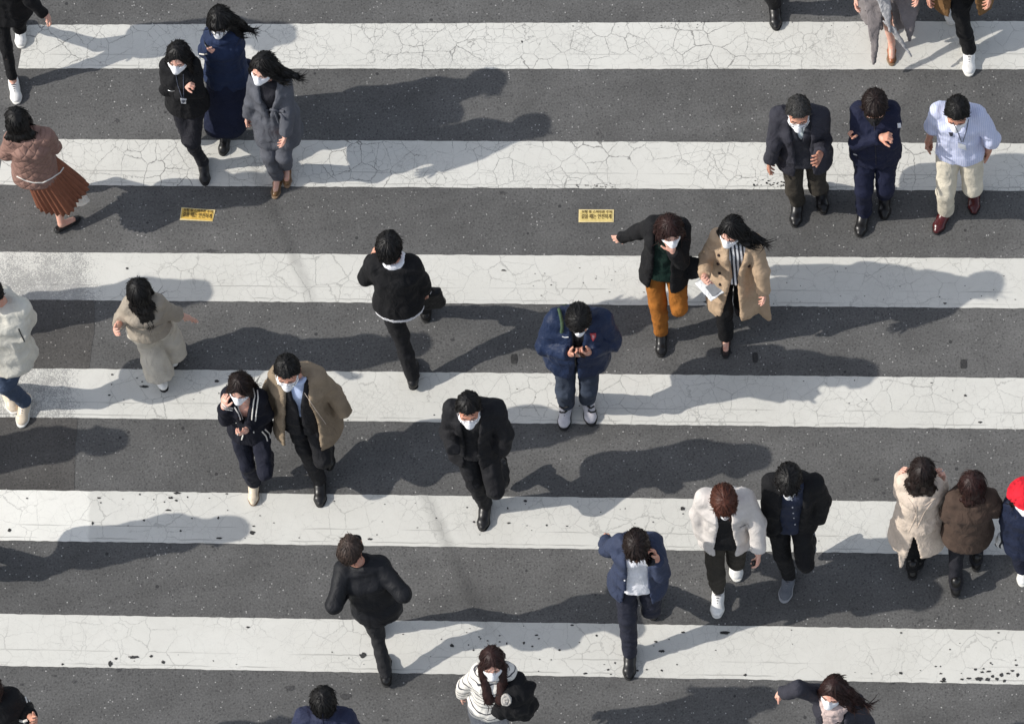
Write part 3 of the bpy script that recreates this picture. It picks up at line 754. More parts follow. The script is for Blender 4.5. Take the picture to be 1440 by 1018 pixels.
M_ASPH = mk_asphalt('asphalt', (1, 1, 1)); M_ASPH2 = mk_asphalt('asphalt_patch', (.78, .755, .735)); M_CHIP = mk_asphalt('asphalt_bare', (.36, .36, .37))
def mk_paint():
    t = NT('road_paint'); v = t.obj()
    at = lambda n: t.n('ShaderNodeAttribute', attribute_name=n).outputs['Fac']
    wear, tone, crk, vv = at('wear'), at('tone'), at('crack'), at('across')
    nz = t.n('ShaderNodeTexNoise', i_Scale=11.0, i_Detail=5.0, i_Roughness=.7); t.l(v, nz.inputs['Vector'])
    off = t.n('ShaderNodeVectorMath', operation='SCALE'); off.inputs['Scale'].default_value = .055; t.l(nz.outputs['Color'], off.inputs[0])
    ad = t.n('ShaderNodeVectorMath', operation='ADD'); t.l(v, ad.inputs[0]); t.l(off.outputs[0], ad.inputs[1]); w = ad.outputs[0]
    def cracks(scale, width, seed, lo, hi):
        mp = t.n('ShaderNodeMapping'); mp.inputs['Location'].default_value = (seed, seed * .7, 0); t.l(w, mp.inputs[0])
        vo = t.n('ShaderNodeTexVoronoi', feature='DISTANCE_TO_EDGE', i_Scale=scale); t.l(mp.outputs[0], vo.inputs['Vector'])
        k = t.ramp(t.noise(mp.outputs[0], 1.7, 4, .65), [(lo, 0.0), (hi, 1.0)])
        wd = t.math('MULTIPLY', k, width * scale)
        return t.math('MULTIPLY', t.math('LESS_THAN', vo.outputs['Distance'], wd), t.math('MULTIPLY_ADD', k, .5, .5))
    a = cracks(5.6, .0030, 0.0, .38, .64); b = cracks(12.5, .0020, 3.7, .42, .66); c3 = cracks(24.0, .0013, 9.1, .50, .70); a = t.math('MAXIMUM', a, t.math('MULTIPLY', c3, .6))
    cr = t.math('MULTIPLY', t.math('MAXIMUM', a, t.math('MULTIPLY', b, .75)), crk)
    # hand-laid seams and the crumbled long edge
    sn = t.math('MULTIPLY_ADD', t.noise(v, 1.2, 2), .03, vv)
    seam = t.math('MULTIPLY', t.math('LESS_THAN', t.math('ABSOLUTE', t.math('SUBTRACT', sn, .335)), .009), t.ramp(t.noise(v, 1.5, 2), [(.45, 0.0), (.6, 1.0)]))
    seam2 = t.math('MULTIPLY', t.math('LESS_THAN', t.math('ABSOLUTE', t.math('SUBTRACT', sn, .085)), .010), t.ramp(t.noise(v, 2.3, 2), [(.46, 0.0), (.58, 1.0)]))
    cr = t.math('MAXIMUM', cr, t.math('MULTIPLY', t.math('MAXIMUM', seam, seam2), .5))
    base = t.mix(t.ramp(t.noise(v, 1.1, 5, .65), [(.3, 0.0), (.7, 1.0)]), (.585, .575, .530), (.665, .655, .608))
    base = t.mix(t.math('MULTIPLY', t.ramp(t.noise(v, 9, 5, .7), [(.52, 0.0), (.75, 1.0)]), .28), base, (.52, .50, .46))
    base = t.mix(t.math('MULTIPLY', t.ramp(t.noise(v, 90, 3, .7), [(.5, 0.0), (.8, 1.0)]), .25), base, (.45, .44, .42))
    tn = t.n('ShaderNodeCombineColor'); [t.l(tone, tn.inputs[i]) for i in range(3)]
    base = t.mix(1.0, base, tn.outputs[0], 'MULTIPLY')
    base = t.mix(t.math('MULTIPLY', cr, .78), base, (.10, .096, .09))
    # worn paint: grains of the road come through
    g = t.math('ADD', t.math('MULTIPLY', t.noise(v, 105, 3, .8), .95), t.math('MULTIPLY', t.noise(v, 8, 4, .65), .33))
    wr = t.math('GREATER_THAN', t.math('MULTIPLY_ADD', wear, .36, g), .84)
    ac, fine, vd = asphalt_nodes(t, v)
    wv = t.math('MULTIPLY', wr, t.math('MINIMUM', t.math('MULTIPLY', wear, 3.0), .62))
    base = t.mix(wv, base, t.mix(1.0, ac, (1.5, 1.5, 1.55), 'MULTIPLY')); t.col(base)
    t.set(Roughness=.62, Specular_IOR_Level=.35)
    h = t.math('SUBTRACT', t.math('MULTIPLY', t.noise(v, 120, 3), .25), cr); t.l(t.bump(h, .5, .003), t.b.inputs['Normal']); return t.m
M_PAINT = mk_paint()

def sheet(name, P, mat, z, kind='structure', parent=None):
    V = np.array([[p[0], p[1], z] for p in P]); o = link(name, V, [tuple(range(len(V)))], mat, parent, smooth=False)
    if kind: o['kind'] = kind
    return o
B = 400.0; n = 20; gx = np.linspace(-B, B, n + 1)
V = [(x, y, 0) for y in gx for x in gx]; road = link('road', V, [(j * (n + 1) + i, j * (n + 1) + i + 1, (j + 1) * (n + 1) + i + 1, (j + 1) * (n + 1) + i) for j in range(n) for i in range(n)], M_ASPH, smooth=False)
road['kind'] = 'structure'
pp = [UP(*q) for q in [(-420, 414), (-20, 418), (132, 421), (133, 470), (126, 520), (108, 590), (107, 640), (102, 700), (-20, 698), (-420, 690)]]
pd = []
for a, b in zip(pp, pp[1:] + pp[:1]):
    m = max(1, int(np.linalg.norm(b - a) / .06))
    for i in range(m): pd.append(a + (b - a) * i / m)
pd = np.array(pd); pd[:, :2] += np.stack([vn(pd * 6, 2), vn(pd * 6, 3)], 1) * .015
sheet('road_patch', pd, M_ASPH2, .002)
def fit(p):
    x = [q[0] for q in p]; y = [q[1] for q in p]; return np.polyfit(x, y, 1 if len(p) < 4 else 2)
STR = [  # top edge points, bottom edge points, left end, crack strength
    ([(190, -128), (690, -129), (1370, -131)], [(190, -66), (690, -66), (1370, -66)], (62, 52), 1.0),
    ([(190, 34.7), (690, 34), (1370, 30.2)], [(190, 97), (690, 97.6), (1370, 98.2)], (36.5, 25.5), 1.0),
    ([(190, 196.6), (690, 199.2), (1420, 202)], [(250, 261.7), (690, 265.1), (1370, 268.5)], (8, -4), .95),
    ([(250, 355.9), (690, 359.7), (1370, 363.1)], [(140, 422), (690, 428.6), (1370, 432.8)], (-24, -36), .5),
    ([(150, 518.8), (690, 525), (1370, 531)], [(170, 588), (740, 596.2), (1370, 602.4)], (-60, -75), .55),
    ([(210, 691.2), (770, 699.6), (1230, 704.4)], [(210, 762.7), (770, 771.5), (1230, 777.5)], (-95, -110), .42),
    ([(210, 865.3), (630, 874.9), (1370, 884.5)], [(210, 939), (630, 948.9), (1370, 960.5)], (-130, -150), .42),
    ([(210, 1043), (630, 1054), (1370, 1066)], [(210, 1118), (630, 1130), (1370, 1143)], (-170, -190), .5)]
STRIPE = []
def step(x, a, b): return float(np.clip((x - a) / (b - a), 0, 1))
for si, (tp, bt, le, ck) in enumerate(STR):
    ft, fb = fit(tp), fit(bt); nx, ny = 420, 8; V = []; W = []; T = []; Cc = []; Ac = []
    for i in range(nx + 1):
        t = i / nx; xt = le[0] + (1780 - le[0]) * t; xb = le[1] + (1780 - le[1]) * t
        a = UP(xt, np.polyval(ft, xt)); b = UP(xb, np.polyval(fb, xb)); d = nrm(b - a)
        a = a + d * .003 * vn(np.array([[xt * .11, si, 0]]), 5)[0]; b = b + d * .0032 * vn(np.array([[xb * .11, si, 9]]), 6)[0]
        for j in range(ny + 1):
            s = j / ny; p = a + (b - a) * s; px = xt + (xb - xt) * s; V.append((p[0], p[1], .004)); w = 0; tn = 1.0; c = ck
            if si == 3:
                w = max(0, .80 - .25 * (1 - s)) * (1 - step(px, 112, 160)) * (1.0 if s > .35 or px > 60 else .8); tn = 1.03 if px < 176 else 1.0
                if px < 150: c = .1
            if si == 4:
                w = .58 * (1 - step(px, 98, 126)); tn = 1.05 if px < 152 else 1.0; c = .15 if px < 152 else ck
            if si == 5: tn = 1.24 if px < 125 else 1.0
            if si == 1: c = ck * (1 - .35 * step(px, 900, 1200))
            V_e = min(s, 1 - s); w = max(w, .10 * (V_e < .02))
            W.append(w); T.append(tn); Cc.append(c); Ac.append(1 - s)
    Q = [(i * (ny + 1) + j, i * (ny + 1) + j + 1, (i + 1) * (ny + 1) + j + 1, (i + 1) * (ny + 1) + j) for i in range(nx) for j in range(ny)]
    o = link('crosswalk_stripe', V, Q, M_PAINT, smooth=False); o['kind'] = 'structure'; o['group'] = 'white crosswalk stripes'; STRIPE.append(o)
    for nm, arr in (('wear', W), ('tone', T), ('crack', Cc), ('across', Ac)):
        at = o.data.attributes.new(nm, 'FLOAT', 'POINT'); at.data.foreach_set('value', np.array(arr, f32))
CH = {6: [(1267.5, 889.7, 2, 1.3), (1404, 889.7, 2, 1), (1336, 913, 1.6, 1.3), (1266.7, 946.3, 3, 2), (1327, 955, 3, 3), (1326, 958, 5, 2), (1323, 947, 2.5, 1.2), (1316, 937, 2, 1), (1322.5, 937, 1.5, 1), (1376.7, 954.7, 6, 3), (1362.5, 953.8, 3.5, 1.5), (1352.5, 955, 3, 1.5), (1381, 945, 3, 1.5), (1390, 944, 3.5, 1.5), (1389, 955, 4, 3), (1396, 951, 2.5, 2.5), (1401.7, 954.5, 3, 2.5), (1408, 948.7, 3, 3), (1417.5, 947, 3.5, 1.5), (1424, 943, 3, 1.5), (1431, 949, 2.5, 3), (1412.5, 957, 2.5, 2.6), (1371.7, 941, 2, 2), (1383, 940, 2, 1.5), (1393, 932, 1.4, 1.4), (1429, 935, 2.5, 1.5), (1428, 928, 1.5, 1.2),
         (839, 893.6, 2, 1.5), (922.5, 902, 3, 1.5), (960.7, 889, 3, 1.5), (930.7, 915.6, 4.5, 2), (855, 941.5, 2, 1.5), (864.8, 932, 1.5, 1.5), (896.6, 942.7, 2, 1.5), (909.5, 941.5, 1.8, 1.2), (930.7, 942.7, 2, 1.5), (822.8, 947, 3, 1.5), (952, 934.4, 1.4, 1.2), (859, 948, 1.6, 1), (511, 921.5, 6, 4), (188, 924, 7.5, 2.5), (212.7, 922.8, 3, 2), (229.6, 931, 2.7, 3), (155, 933, 4, 4), (163.4, 926, 2.5, 1.8), (635.4, 907.8, 3.5, 2.5), (673.6, 895.5, 1.5, 1.2), (675.7, 898, 1.4, 1.1), (702.8, 893.6, 1.7, 1), (686, 901, 1.8, 1), (702.8, 902.5, 1.8, 1), (712.8, 904.7, 1.2, 2), (736.8, 904, 1.8, 2), (754.4, 893, 3, 1.2), (757.6, 898, 1.8, 1), (748.6, 908.8, 1.6, 1.2), (666, 914, 1.5, 1.5), (659, 906.8, 1.2, 1.4), (786.8, 913.8, 2, 1.5), (759, 927, 1.2, 1), (775, 927.6, 1.2, 1), (620.8, 898.7, 1.2, 1), (349, 882, 3, 1.4), (1019, 890, 8, 2.4), (1048, 949, 2.5, 2), (88, 934, 2, 1.6), (300, 929, 1.4, 1), (805, 879, 3, 1.2)],
      5: [(139.5, 700.3, 3, 1.5), (141.8, 707, 1.3, 1.3), (130.5, 735.8, 2, 2.5), (202.5, 731.7, 2, 1.5), (13.3, 745.8, 3, 2.5), (38.3, 701, 2, 1), (196.7, 695.3, 1.6, 1.2), (238, 700, 2, 1.3), (236.7, 717.5, 5, 1.4), (249, 693.5, 6, 1.8), (240.6, 700, 3, 1.5), (248, 704, 2.4, 1.4), (254, 746.7, 1.8, 1.5), (264, 699, 1.2, 1.4), (270, 729, 1.4, 1), (307, 728.5, 1.5, 2.2), (309, 757, 4.5, 1.5), (355, 749.4, 4, 3), (357, 740, 3, 1), (319, 694.5, 2, 1), (353.6, 711, 1, .8), (738.7, 704.5, 2.5, 2), (714, 715, 1.3, 2), (715.5, 735.7, 2.5, 1.5), (657, 713.8, 1.5, 1), (666.4, 734, 2, 1.5), (613.7, 728.5, 1.2, 1), (797.6, 739.9, 1.8, 1), (769, 738.7, 1.6, 1.4), (959.6, 715.4, 4, 2.5), (960.6, 722.6, 1.5, 1), (1401, 766, 2.5, 2.5), (520, 758, 4, 1.6), (530, 752, 1.2, 1), (470, 705, 1.6, 1)],
      4: [(304.6, 536, 4, 2.5), (1357.5, 556.5, 2.5, 1.8), (1378.4, 594, 2.8, 1.9), (1310, 538.6, 2, .8), (154, 556, 2, 1.2), (203, 544, 7, 2), (158, 527, 2, 1.2), (193, 532, 1.6, 1), (157, 541, 1.4, .9)],
      3: [(708, 380.8, 4, 1.2), (993, 425, 3.5, 1.5), (1329, 427, 3, 1.2), (179, 378, 2, 1.6)], 1: [(734, 59.5, 1.2, 2)]}
_rg = np.random.default_rng(5)
CH[2] = [(_rg.uniform(1060, 1108), 263 - abs(_rg.normal(0, 5)), _rg.uniform(.7, 2.2), _rg.uniform(.5, 1.1)) for _ in range(34)] + [(_rg.uniform(810, 880), 264 - abs(_rg.normal(0, 2)), _rg.uniform(.7, 2.4), _rg.uniform(.4, .8)) for _ in range(16)]
CH[1] += [(_rg.uniform(760, 1200), _rg.uniform(30, 40), _rg.uniform(.6, 1.3), _rg.uniform(.4, .8)) for _ in range(24)]
CH[3] += [(_rg.uniform(700, 1430), _rg.uniform(366, 428), _rg.uniform(.7, 1.5), _rg.uniform(.5, .9)) for _ in range(40)]
for _i, _y0, _y1 in ((4, 528, 598), (5, 700, 770), (6, 876, 950)): CH[_i] += [(_rg.uniform(160, 1430), _rg.uniform(_y0, _y1), _rg.uniform(.7, 1.6), _rg.uniform(.5, 1.0)) for _ in range(34)]
def blob(x, y, rx, ry, z, sd, sq=False):
    rg = np.random.default_rng(sd); m = 14; out = []
    for k in range(m):
        a = 2 * math.pi * k / m; c, s = math.cos(a), math.sin(a); q = (abs(c) ** 6 + abs(s) ** 6) ** (-1 / 6) if sq else rg.uniform(.62, 1.18)
        p = UP(x + c * rx * q, y + s * ry * q); out.append((p[0], p[1], z))
    return np.array(out)
def blobs(name, L, z, mat, parent, sq=False):
    V = []; Fs = []
    for i, c in enumerate(L):
        b = blob(*c, z, i * 31 + int(c[0]), sq); Fs.append(tuple(range(len(V), len(V) + len(b)))[::-1]); V += list(b)
    o = link(name, V, Fs, mat, parent, smooth=False); o['kind'] = 'stuff'; return o
for si, L in CH.items(): blobs('worn_spots', L, .0065, M_CHIP, STRIPE[si])
blobs('stains', [(723, 505, 4.6, 7), (1355, 512, 4.6, 6.4), (1062, 503, 4, 7)], .003, M_CHIP, road, True)
blobs('oil_and_shade_spots', [(636, 478, 3, 2), (1309, 454, 3, 1.6), (1295, 872, 4, 2.2), (1319, 868, 2.6, 2), (1232, 674, 5, 2), (167, 942, 4, 2.6), (295, 353, 12, 2.4), (706, 271, 5, 2), (104, 958, 3, 2.4), (77, 950, 3.5, 1.6), (30, 962, 3, 1.4), (726, 680, 2, 1.6), (711, 690, 4, 2), (293, 663, 2.4, 1.6), (1242, 693, 1.8, 1.8), (1160, 697, 2.4, 1.6), (407, 967, 8, 4), (486, 979, 8, 5), (543, 1012, 5, 2), (232, 158, 2, 2), (165, 170, 3, 3), (840, 188, 2, 2)], .003, mk_asphalt('asphalt_oil_and_shade', (.6, .6, .62)), road)  # oil drips, plus a painted shadow spot by the black-suited walker's rear foot
def tyre_mark(pts, wpx):
    t = NT('tyre_film'); fd = t.n('ShaderNodeAttribute', attribute_name='fade').outputs['Fac']; v = t.obj()
    t.col((.05, .05, .05)); t.set(Roughness=.8); al = t.math('MULTIPLY', t.math('MULTIPLY', fd, .24), t.ramp(t.noise(v, 9, 4, .7), [(.25, .3), (.7, 1.0)])); t.l(al, t.b.inputs['Alpha'])
    V = []; Fd = []; m = 40
    P = np.array(pts, float); tt = np.linspace(0, len(P) - 1, m)
    for k, a in enumerate(tt):
        x, y = np.interp(a, range(len(P)), P[:, 0]), np.interp(a, range(len(P)), P[:, 1])
        for j in range(7):
            q = UP(x + (j - 3) / 3 * wpx, y); V.append((q[0], q[1], .0085)); Fd.append((1 - abs(j - 3) / 3) ** .8 * math.sin(math.pi * k / (m - 1)) ** .6)
    Q = [(k * 7 + j, k * 7 + j + 1, (k + 1) * 7 + j + 1, (k + 1) * 7 + j) for k in range(m - 1) for j in range(6)]
    o = link('tyre_mark', V, Q, t.m, road, smooth=False); o['kind'] = 'stuff'; at = o.data.attributes.new('fade', 'FLOAT', 'POINT'); at.data.foreach_set('value', np.array(Fd, f32))
tyre_mark([(350, 225), (372, 265), (400, 330), (430, 400), (448, 450)], 13); tyre_mark([(572, 630), (600, 700), (632, 775), (668, 850), (700, 905)], 14)
# yellow road stickers with dark lettering
M_YEL = plain('yellow_vinyl', (214, 176, 84), .5, var=.12, bump=.2); M_YEL2 = plain('faded_yellow_vinyl', (212, 190, 120), .5, var=.12, bump=.2); M_YED = plain('pale_vinyl_edge', (226, 206, 150), .5); M_TXT = plain('sticker_ink', (92, 74, 34), .6)
def sticker(corners, mat, label):
    P = [UP(*c) for c in corners]; c = sum(P) / 4; c[2] = 0
    V = np.array([[p[0], p[1], z] for z in (.0005, .004) for p in P]); o = link('road_sticker', V, [(0, 1, 2, 3), (7, 6, 5, 4), (0, 4, 5, 1), (1, 5, 6, 2), (2, 6, 7, 3), (3, 7, 4, 0)], M_YED, None, c, smooth=False); o.location = c
    tagm(o, label, 'sticker', 'yellow stickers on the crossing')
    X = nrm(P[1] - P[0]); Y = nrm(P[0] - P[3]); W = np.linalg.norm(P[1] - P[0]); Hh = np.linalg.norm(P[0] - P[3])
    q = lambda a, b, z: c + X * a * W / 2 + Y * b * Hh / 2 + Z * z
    V = np.array([q(-.93, .8, .006), q(-.93, -.82, .006), q(.93, -.82, .006), q(.93, .8, .006)]); link('panel', V, [(0, 1, 2, 3)], mat, o, c, smooth=False)
    R = np.stack([X, np.cross(Z, X), Z], 1)
    for txt, a, b, size in (('보행 중 스마트폰 주의', -.84, .44, .026), ('걸을 때는 안전하게', -.86, -.42, .046)):
        cu = bpy.data.curves.new('lettering', 'FONT'); cu.body = txt; cu.size = size; cu.extrude = .0003; cu.offset = .0006
        t = bpy.data.objects.new('lettering_curve', cu); COL.objects.link(t)
        SC.view_layers[0].update(); me = bpy.data.meshes.new_from_object(t.evaluated_get(bpy.context.evaluated_depsgraph_get())); bpy.data.objects.remove(t)
        me.materials.clear(); me.materials.append(M_TXT); t = bpy.data.objects.new('lettering', me); COL.objects.link(t); t.parent = o
        M = Matrix([[*R[0], 0], [*R[1], 0], [*R[2], 0], [0, 0, 0, 1]]); M.translation = Vector(q(a, b, .0082) - c)
        w = max([v.co.x for v in me.vertices] + [1e-4]); t.matrix_local = M @ Matrix.Diagonal((min(1.6, W * .86 / w), 1, 1, 1))
sticker([(255.3, 292.2), (302.9, 295.7), (299, 311.7), (252.9, 309.6)], M_YEL, 'bright yellow road sticker below the woman in black with crossed arms')
sticker([(814, 295), (863.3, 295.3), (862.9, 312.7), (813.6, 312.9)], M_YEL2, 'paler yellow road sticker beside the woman in ochre trousers')

# ------------------------------------------------------------------ camera, sun and sky
cam = bpy.data.objects.new('camera', bpy.data.cameras.new('camera')); COL.objects.link(cam)
m = Matrix.Identity(4)
for i in range(3): m[i][0], m[i][1], m[i][2], m[i][3] = _R[i], _U[i], -_F[i], CAM[i]
cam.matrix_world = m; cam.data.sensor_width = 36; cam.data.lens = FPX / 1440 * 36; cam.data.clip_end = 2000; SC.camera = cam
hp = UP(659, 567, 1.59); sv = UP(1048, 640) - A(hp[0], hp[1], 0); SUNAZ = math.atan2(-sv[1], -sv[0]); EL = math.atan2(1.59, np.linalg.norm(sv))
sd = A(math.cos(SUNAZ) * math.cos(EL), math.sin(SUNAZ) * math.cos(EL), math.sin(EL))
lt = bpy.data.lights.new('sun', 'SUN'); lt.energy = 3.1; lt.angle = math.radians(.55); lt.color = (1, .955, .88)
sun = bpy.data.objects.new('sun', lt); COL.objects.link(sun); sun.rotation_euler = Vector(-sd).to_track_quat('-Z', 'Y').to_euler()
wd = bpy.data.worlds.new('World'); SC.world = wd; wd.use_nodes = True; nt = wd.node_tree; bg = nt.nodes['Background']
sk = nt.nodes.new('ShaderNodeTexSky'); sk.sky_type = 'NISHITA'; sk.sun_disc = False; sk.sun_elevation = EL; sk.sun_rotation = math.pi / 2 - SUNAZ; sk.air_density = 1.0; sk.dust_density = 1.0
hsv = nt.nodes.new('ShaderNodeHueSaturation'); hsv.inputs['Saturation'].default_value = .5; nt.links.new(sk.outputs[0], hsv.inputs['Color']); nt.links.new(hsv.outputs[0], bg.inputs[0]); bg.inputs[1].default_value = .15
SC.view_settings.view_transform = 'Standard'; SC.view_settings.look = 'None'; SC.view_settings.exposure = .32; SC.view_settings.gamma = 1.0
SC.cycles.max_bounces = 6; SC.cycles.use_denoising = True
# ------------------------------------------------------------------ the people
JOP = [(-.15, .06), (0.0, .035), (.28, .06), (.48, .075), (.56, .08)]           # open jacket front
VOP = [(-.2, .0), (.12, .0), (.2, .01), (.48, .075), (.56, .085)]                # buttoned, V at the chest
def man(label, **k):
    k.setdefault('H', 1.72); k.setdefault('skin', S_C); k['label'] = label; p = Person(k); p.body(); return p
def woman(label, **k):
    k.setdefault('H', 1.62); k.setdefault('skin', S_A); k['fem'] = True; k['label'] = label; p = Person(k); p.body(); return p
def dress(p, mat=L_BLK, sole=SO_BLK, socks=K_SOCK): p.shoes('dress', mat, sole, socks=socks)
GRP = 'pedestrians on the crossing'

def b1():   # top left, cut by the frame
    p = woman('person in black with white sneakers, cut off at the top left corner', H=1.68, head=(-4, -46), sh=((-28, -38), (32, -38)), pel=(11, 4), heading=3, arms=((-32, -4, 'l', -26, 22, 'l'), (50, 0, 'l', 63, 20, 'l')), legs=((18, 113, .09, 8), (27, 34, .10, 0)))
    p.trousers(K_BLK, (.085, .058, .046, .042), cut=.07); p.top('jacket', K_BLK, e=.12); p.hair('long', H_BLK); p.mask(K_MASK)
    p.shoes('sneaker', L_WHT, SO_WHT, LACE_W)
def b2():
    p = woman('person in mauve quilted jacket and rust pleated skirt, seen from behind', head=(24, 168), sh=((2, 196), (80, 190)), pel=(48, 232), heading=195, fyaw=0, nod=5, calf=1, arms=((0, 216, 'l', 18, 196, 'h'), (86, 207, 'l', 70, 192, 'l', 'none')), legs=((60, 268, .10, 200), (86, 314, .10, 120)))
    hem = UP(84, 271, .46); p.skirt(K_RUST, hem, .21, .19, 30, .014, sway=.03)
    j = p.top('jacket', K_QLT, g=.03, e=.10, flare=.03, sl=(1, .8), r=(.078, .072, .06), fold=.006)
    p.trim([[(24, 248), (36, 254), (48, 257), (60, 257), (72, 251), (84, 243), (89, 236)]], .006, P_TRM, 'hem_trim', j)
    p.hair('long', H_BLK, L=.52, blow=(.03, 0, .0), wave=.01, seed=2, spread=1.25); p.shoes('pump', L_BLK, SO_BLK)
    c = UP(112, 281, .30); F = Field(c - .12, c + .12, .009); F.ell(c - Z * .03, c + Z * .03, (.075, .035), (.065, .03), A(1, 0, 0), A(0, 1, 0), .02); F.cap(c + A(-.05, 0, .07), c + A(.05, 0, .07), .010, .010, .03)
    V, Q = F.mesh(); V = folds(V, Q, .006, 40); o = link('bag', V, Q, cloth('white_fleece', (226, 220, 212), .95, .8), None, c); o.location = c; tagm(o, 'small white fluffy bag beside the rust pleated skirt', 'bag')
def b3():
    p = woman('person in black with crossed arms and a badge at the waist', head=(250, 72), sh=((220, 92), (286, 92)), pel=(263, 138), heading=2, fyaw=-8, nod=-2, arms=((225, 126, 'l', 260, 120, 'h', 'fist'), (289, 130, 'l', 250, 133, 'h', 'none')), legs=((285, 228, .09, 5), (262, 176, .24, 0)))
    p.trousers(K_DKTRS, (.092, .07, .062, .058)); j = p.top('cardigan', K_BLK, e=.06, g=.022); p.hair('long', H_BLK, L=.24, blow=(.03, -.02, 0), part=.012, seed=3); p.mask(K_MASK)
    p.shoes('boot', L_BLK, SO_BLK); p.patch([(253.5, 138), (261.5, 138.5), (262, 145), (254.5, 144.5)], P_CARD, 'badge', .006); p.patch([(256, 140.2), (259.6, 140.4), (259.8, 143), (256.4, 142.8)], P_PRINT, 'badge_print', .010)
    p.trim([[(236, 127), (241, 128.5), (246, 128)]], .004, P_SIL, 'bracelet'); p.trim([[(247, 104), (250, 120), (256, 138)], [(258, 104), (258, 120), (258, 138)]], .003, P_PRINT, 'lanyard')
def b4():
    p = woman('person in long navy coat holding up a phone, behind two others', H=1.64, head=(308, 22), sh=((284, 51), (343, 50)), pel=(318, 97), heading=-4, fyaw=-6, nod=3, arms=((280, 71, 'l', 297, 63, 'h', 'phone'), (342, 77, 'l', 308, 72, 'h', 'grip')), legs=((317, 186, .09, -12), (323, 150, .10, 0)))
    p.trousers(K_BLK, (.085, .06, .05, .045)); sk = p.skirt(cloth('navy_skirt', (28, 34, 56), .85), UP(320, 160, .30), 0.20, .23, 0, 0, sway=.02)
    p.top('denim_jacket', cloth('indigo_denim', (36, 48, 76), .8), g=.026, e=.10, flare=.02, r=(.074, .064, .055), collar=.012)
    f = (UP(338, 84, .93), UP(353, 87, .80), UP(336, 114, .70)); F = Field(np.min(f, 0) - .06, np.max(f, 0) + .06, .010); F.tri(*f, .016); V, Q = F.mesh(); p.out('coat_tail', folds(V, Q, .006, 14), Q, cloth('navy_skirt', (28, 34, 56)))
    p.hair('long', H_BLK, L=.24, blow=(.13, -.05, .05), wave=.014, fringe=.008, seed=4); p.mask(K_MASK); p.shoes('boot', L_BLK, SO_BLK)
    p.phone(0, 'dark phone held up by the person in the long navy coat', P_BLK, long_=nrm(HD(291, 55, 188)), px=(293, 54, 1.34))
    p.trim([[(281, 76), (287, 77), (292, 76)]], .006, P_TRM, 'cuff')
def b5():
    p = woman('person in belted grey wool coat and bronze mules, dark hair blowing', H=1.64, head=(369, 88), sh=((346, 109), (413, 116)), pel=(386, 158), heading=-4, fyaw=-12, nod=-4, arms=((345, 142, 'l', 349, 162, 'l'), (414, 156, 'l', 401, 188, 'l')), legs=((390, 247, .09, -12), (402, 232, .12, 0)), calf=1)
    p.top('blouse', K_DKTRS, g=.0, e=-.1, sl=(-.6, -.6), shell=False); p.trousers(K_GREY, (.092, .07, .064, .06), cut=0)
    j = p.top('coat', K_GREY, g=.028, e=.34, flare=.03, r=(.076, .068, .06), op=[(-.4, .0), (.14, .0), (.2, .012), (.46, .07), (.56, .08)], drape=(.6, .088), belt=.012, fold=.008)
    p.trim([[(372, 155), (382, 154), (392, 155), (400, 157)], [(386, 155), (389, 164), (392, 172)], [(389, 155), (396, 161), (401, 168)]], .012, K_GREY, 'belt', j)
    p.hair('long', H_BLK, L=.20, blow=(.14, -.06, .06), wave=.012, part=-.015, seed=5); p.mask(K_MASK); p.shoes('pump', L_GOLD, SO_GUM)
def b6():
    p = man('person with greying hair in charcoal suit, waistcoat and glasses', head=(1123, 151), sh=((1081, 162), (1169, 162)), pel=(1130, 208), heading=-2, nod=2, skin=S_B, arms=((1080, 202, 'l', 1083, 226, 'l'), (1167, 196, 'l', 1153, 216, 'h')), legs=((1122, 282, .09, -8), (1154, 264, .10, 8)))
    dress(p); p.trousers(K_OLV, (.098, .074, .066, .064)); p.top('shirt', cloth('pale_shirt', (176, 186, 190), .8), g=.0, fold=.002, e=-.2, sl=(-.6, -.6), shell=False, collar=.008)
    p.top('waistcoat', K_WVE, g=.024, fold=.004, e=.05, sl=(-1, -1), op=[(-.2, 0), (.3, 0), (.46, .035), (.56, .05)], shell=False, lap=0)
    p.top('jacket', K_CHAR, g=.040, e=.15, flare=.03, op=[(-.2, .085), (0, .06), (.28, .07), (.48, .085), (.56, .08)], r=(.074, .064, .055)); p.hair('short', H_GRY, seed=6, vol=1.0); p.mask(K_MASK); p.glasses(P_BLK)
    p.trim([[(1127, 180), (1129, 190)]], .010, cloth('grey_tie', (150, 158, 160), .7), 'tie')
def b7():
    p = man('person in navy jacket with arms crossed and black mask', head=(1230, 142), sh=((1193, 156), (1269, 156)), pel=(1231, 204), heading=0, nod=8, arms=((1196, 200, 'l', 1238, 194, 'h', 'fist'), (1263, 199, 'l', 1212, 187, 'h', 'fist')), legs=((1215, 296, .09, -12), (1244, 271, .10, 0)))
    dress(p); p.trousers(K_NAVY, (.100, .078, .07, .068)); p.top('jacket', K_NAVY, g=.028, e=.10, flare=.02, collar=.02, r=(.078, .07, .056)); p.hair('short', H_BRN, seed=7, vol=1.3, fringe=.012); p.mask(K_MASKB)
    p.patch([(1261.5, 173.5), (1266, 173), (1266.5, 179.5), (1262, 180)], P_CARD, 'sleeve_mark', .004); p.trim([[(1201, 217), (1206, 218.5)]], .005, P_CARD, 'pocket_mark')
    p.trim([[(1229, 172), (1230, 184)], [(1231, 205), (1232, 232)]], .004, K_CHAR, 'zip')
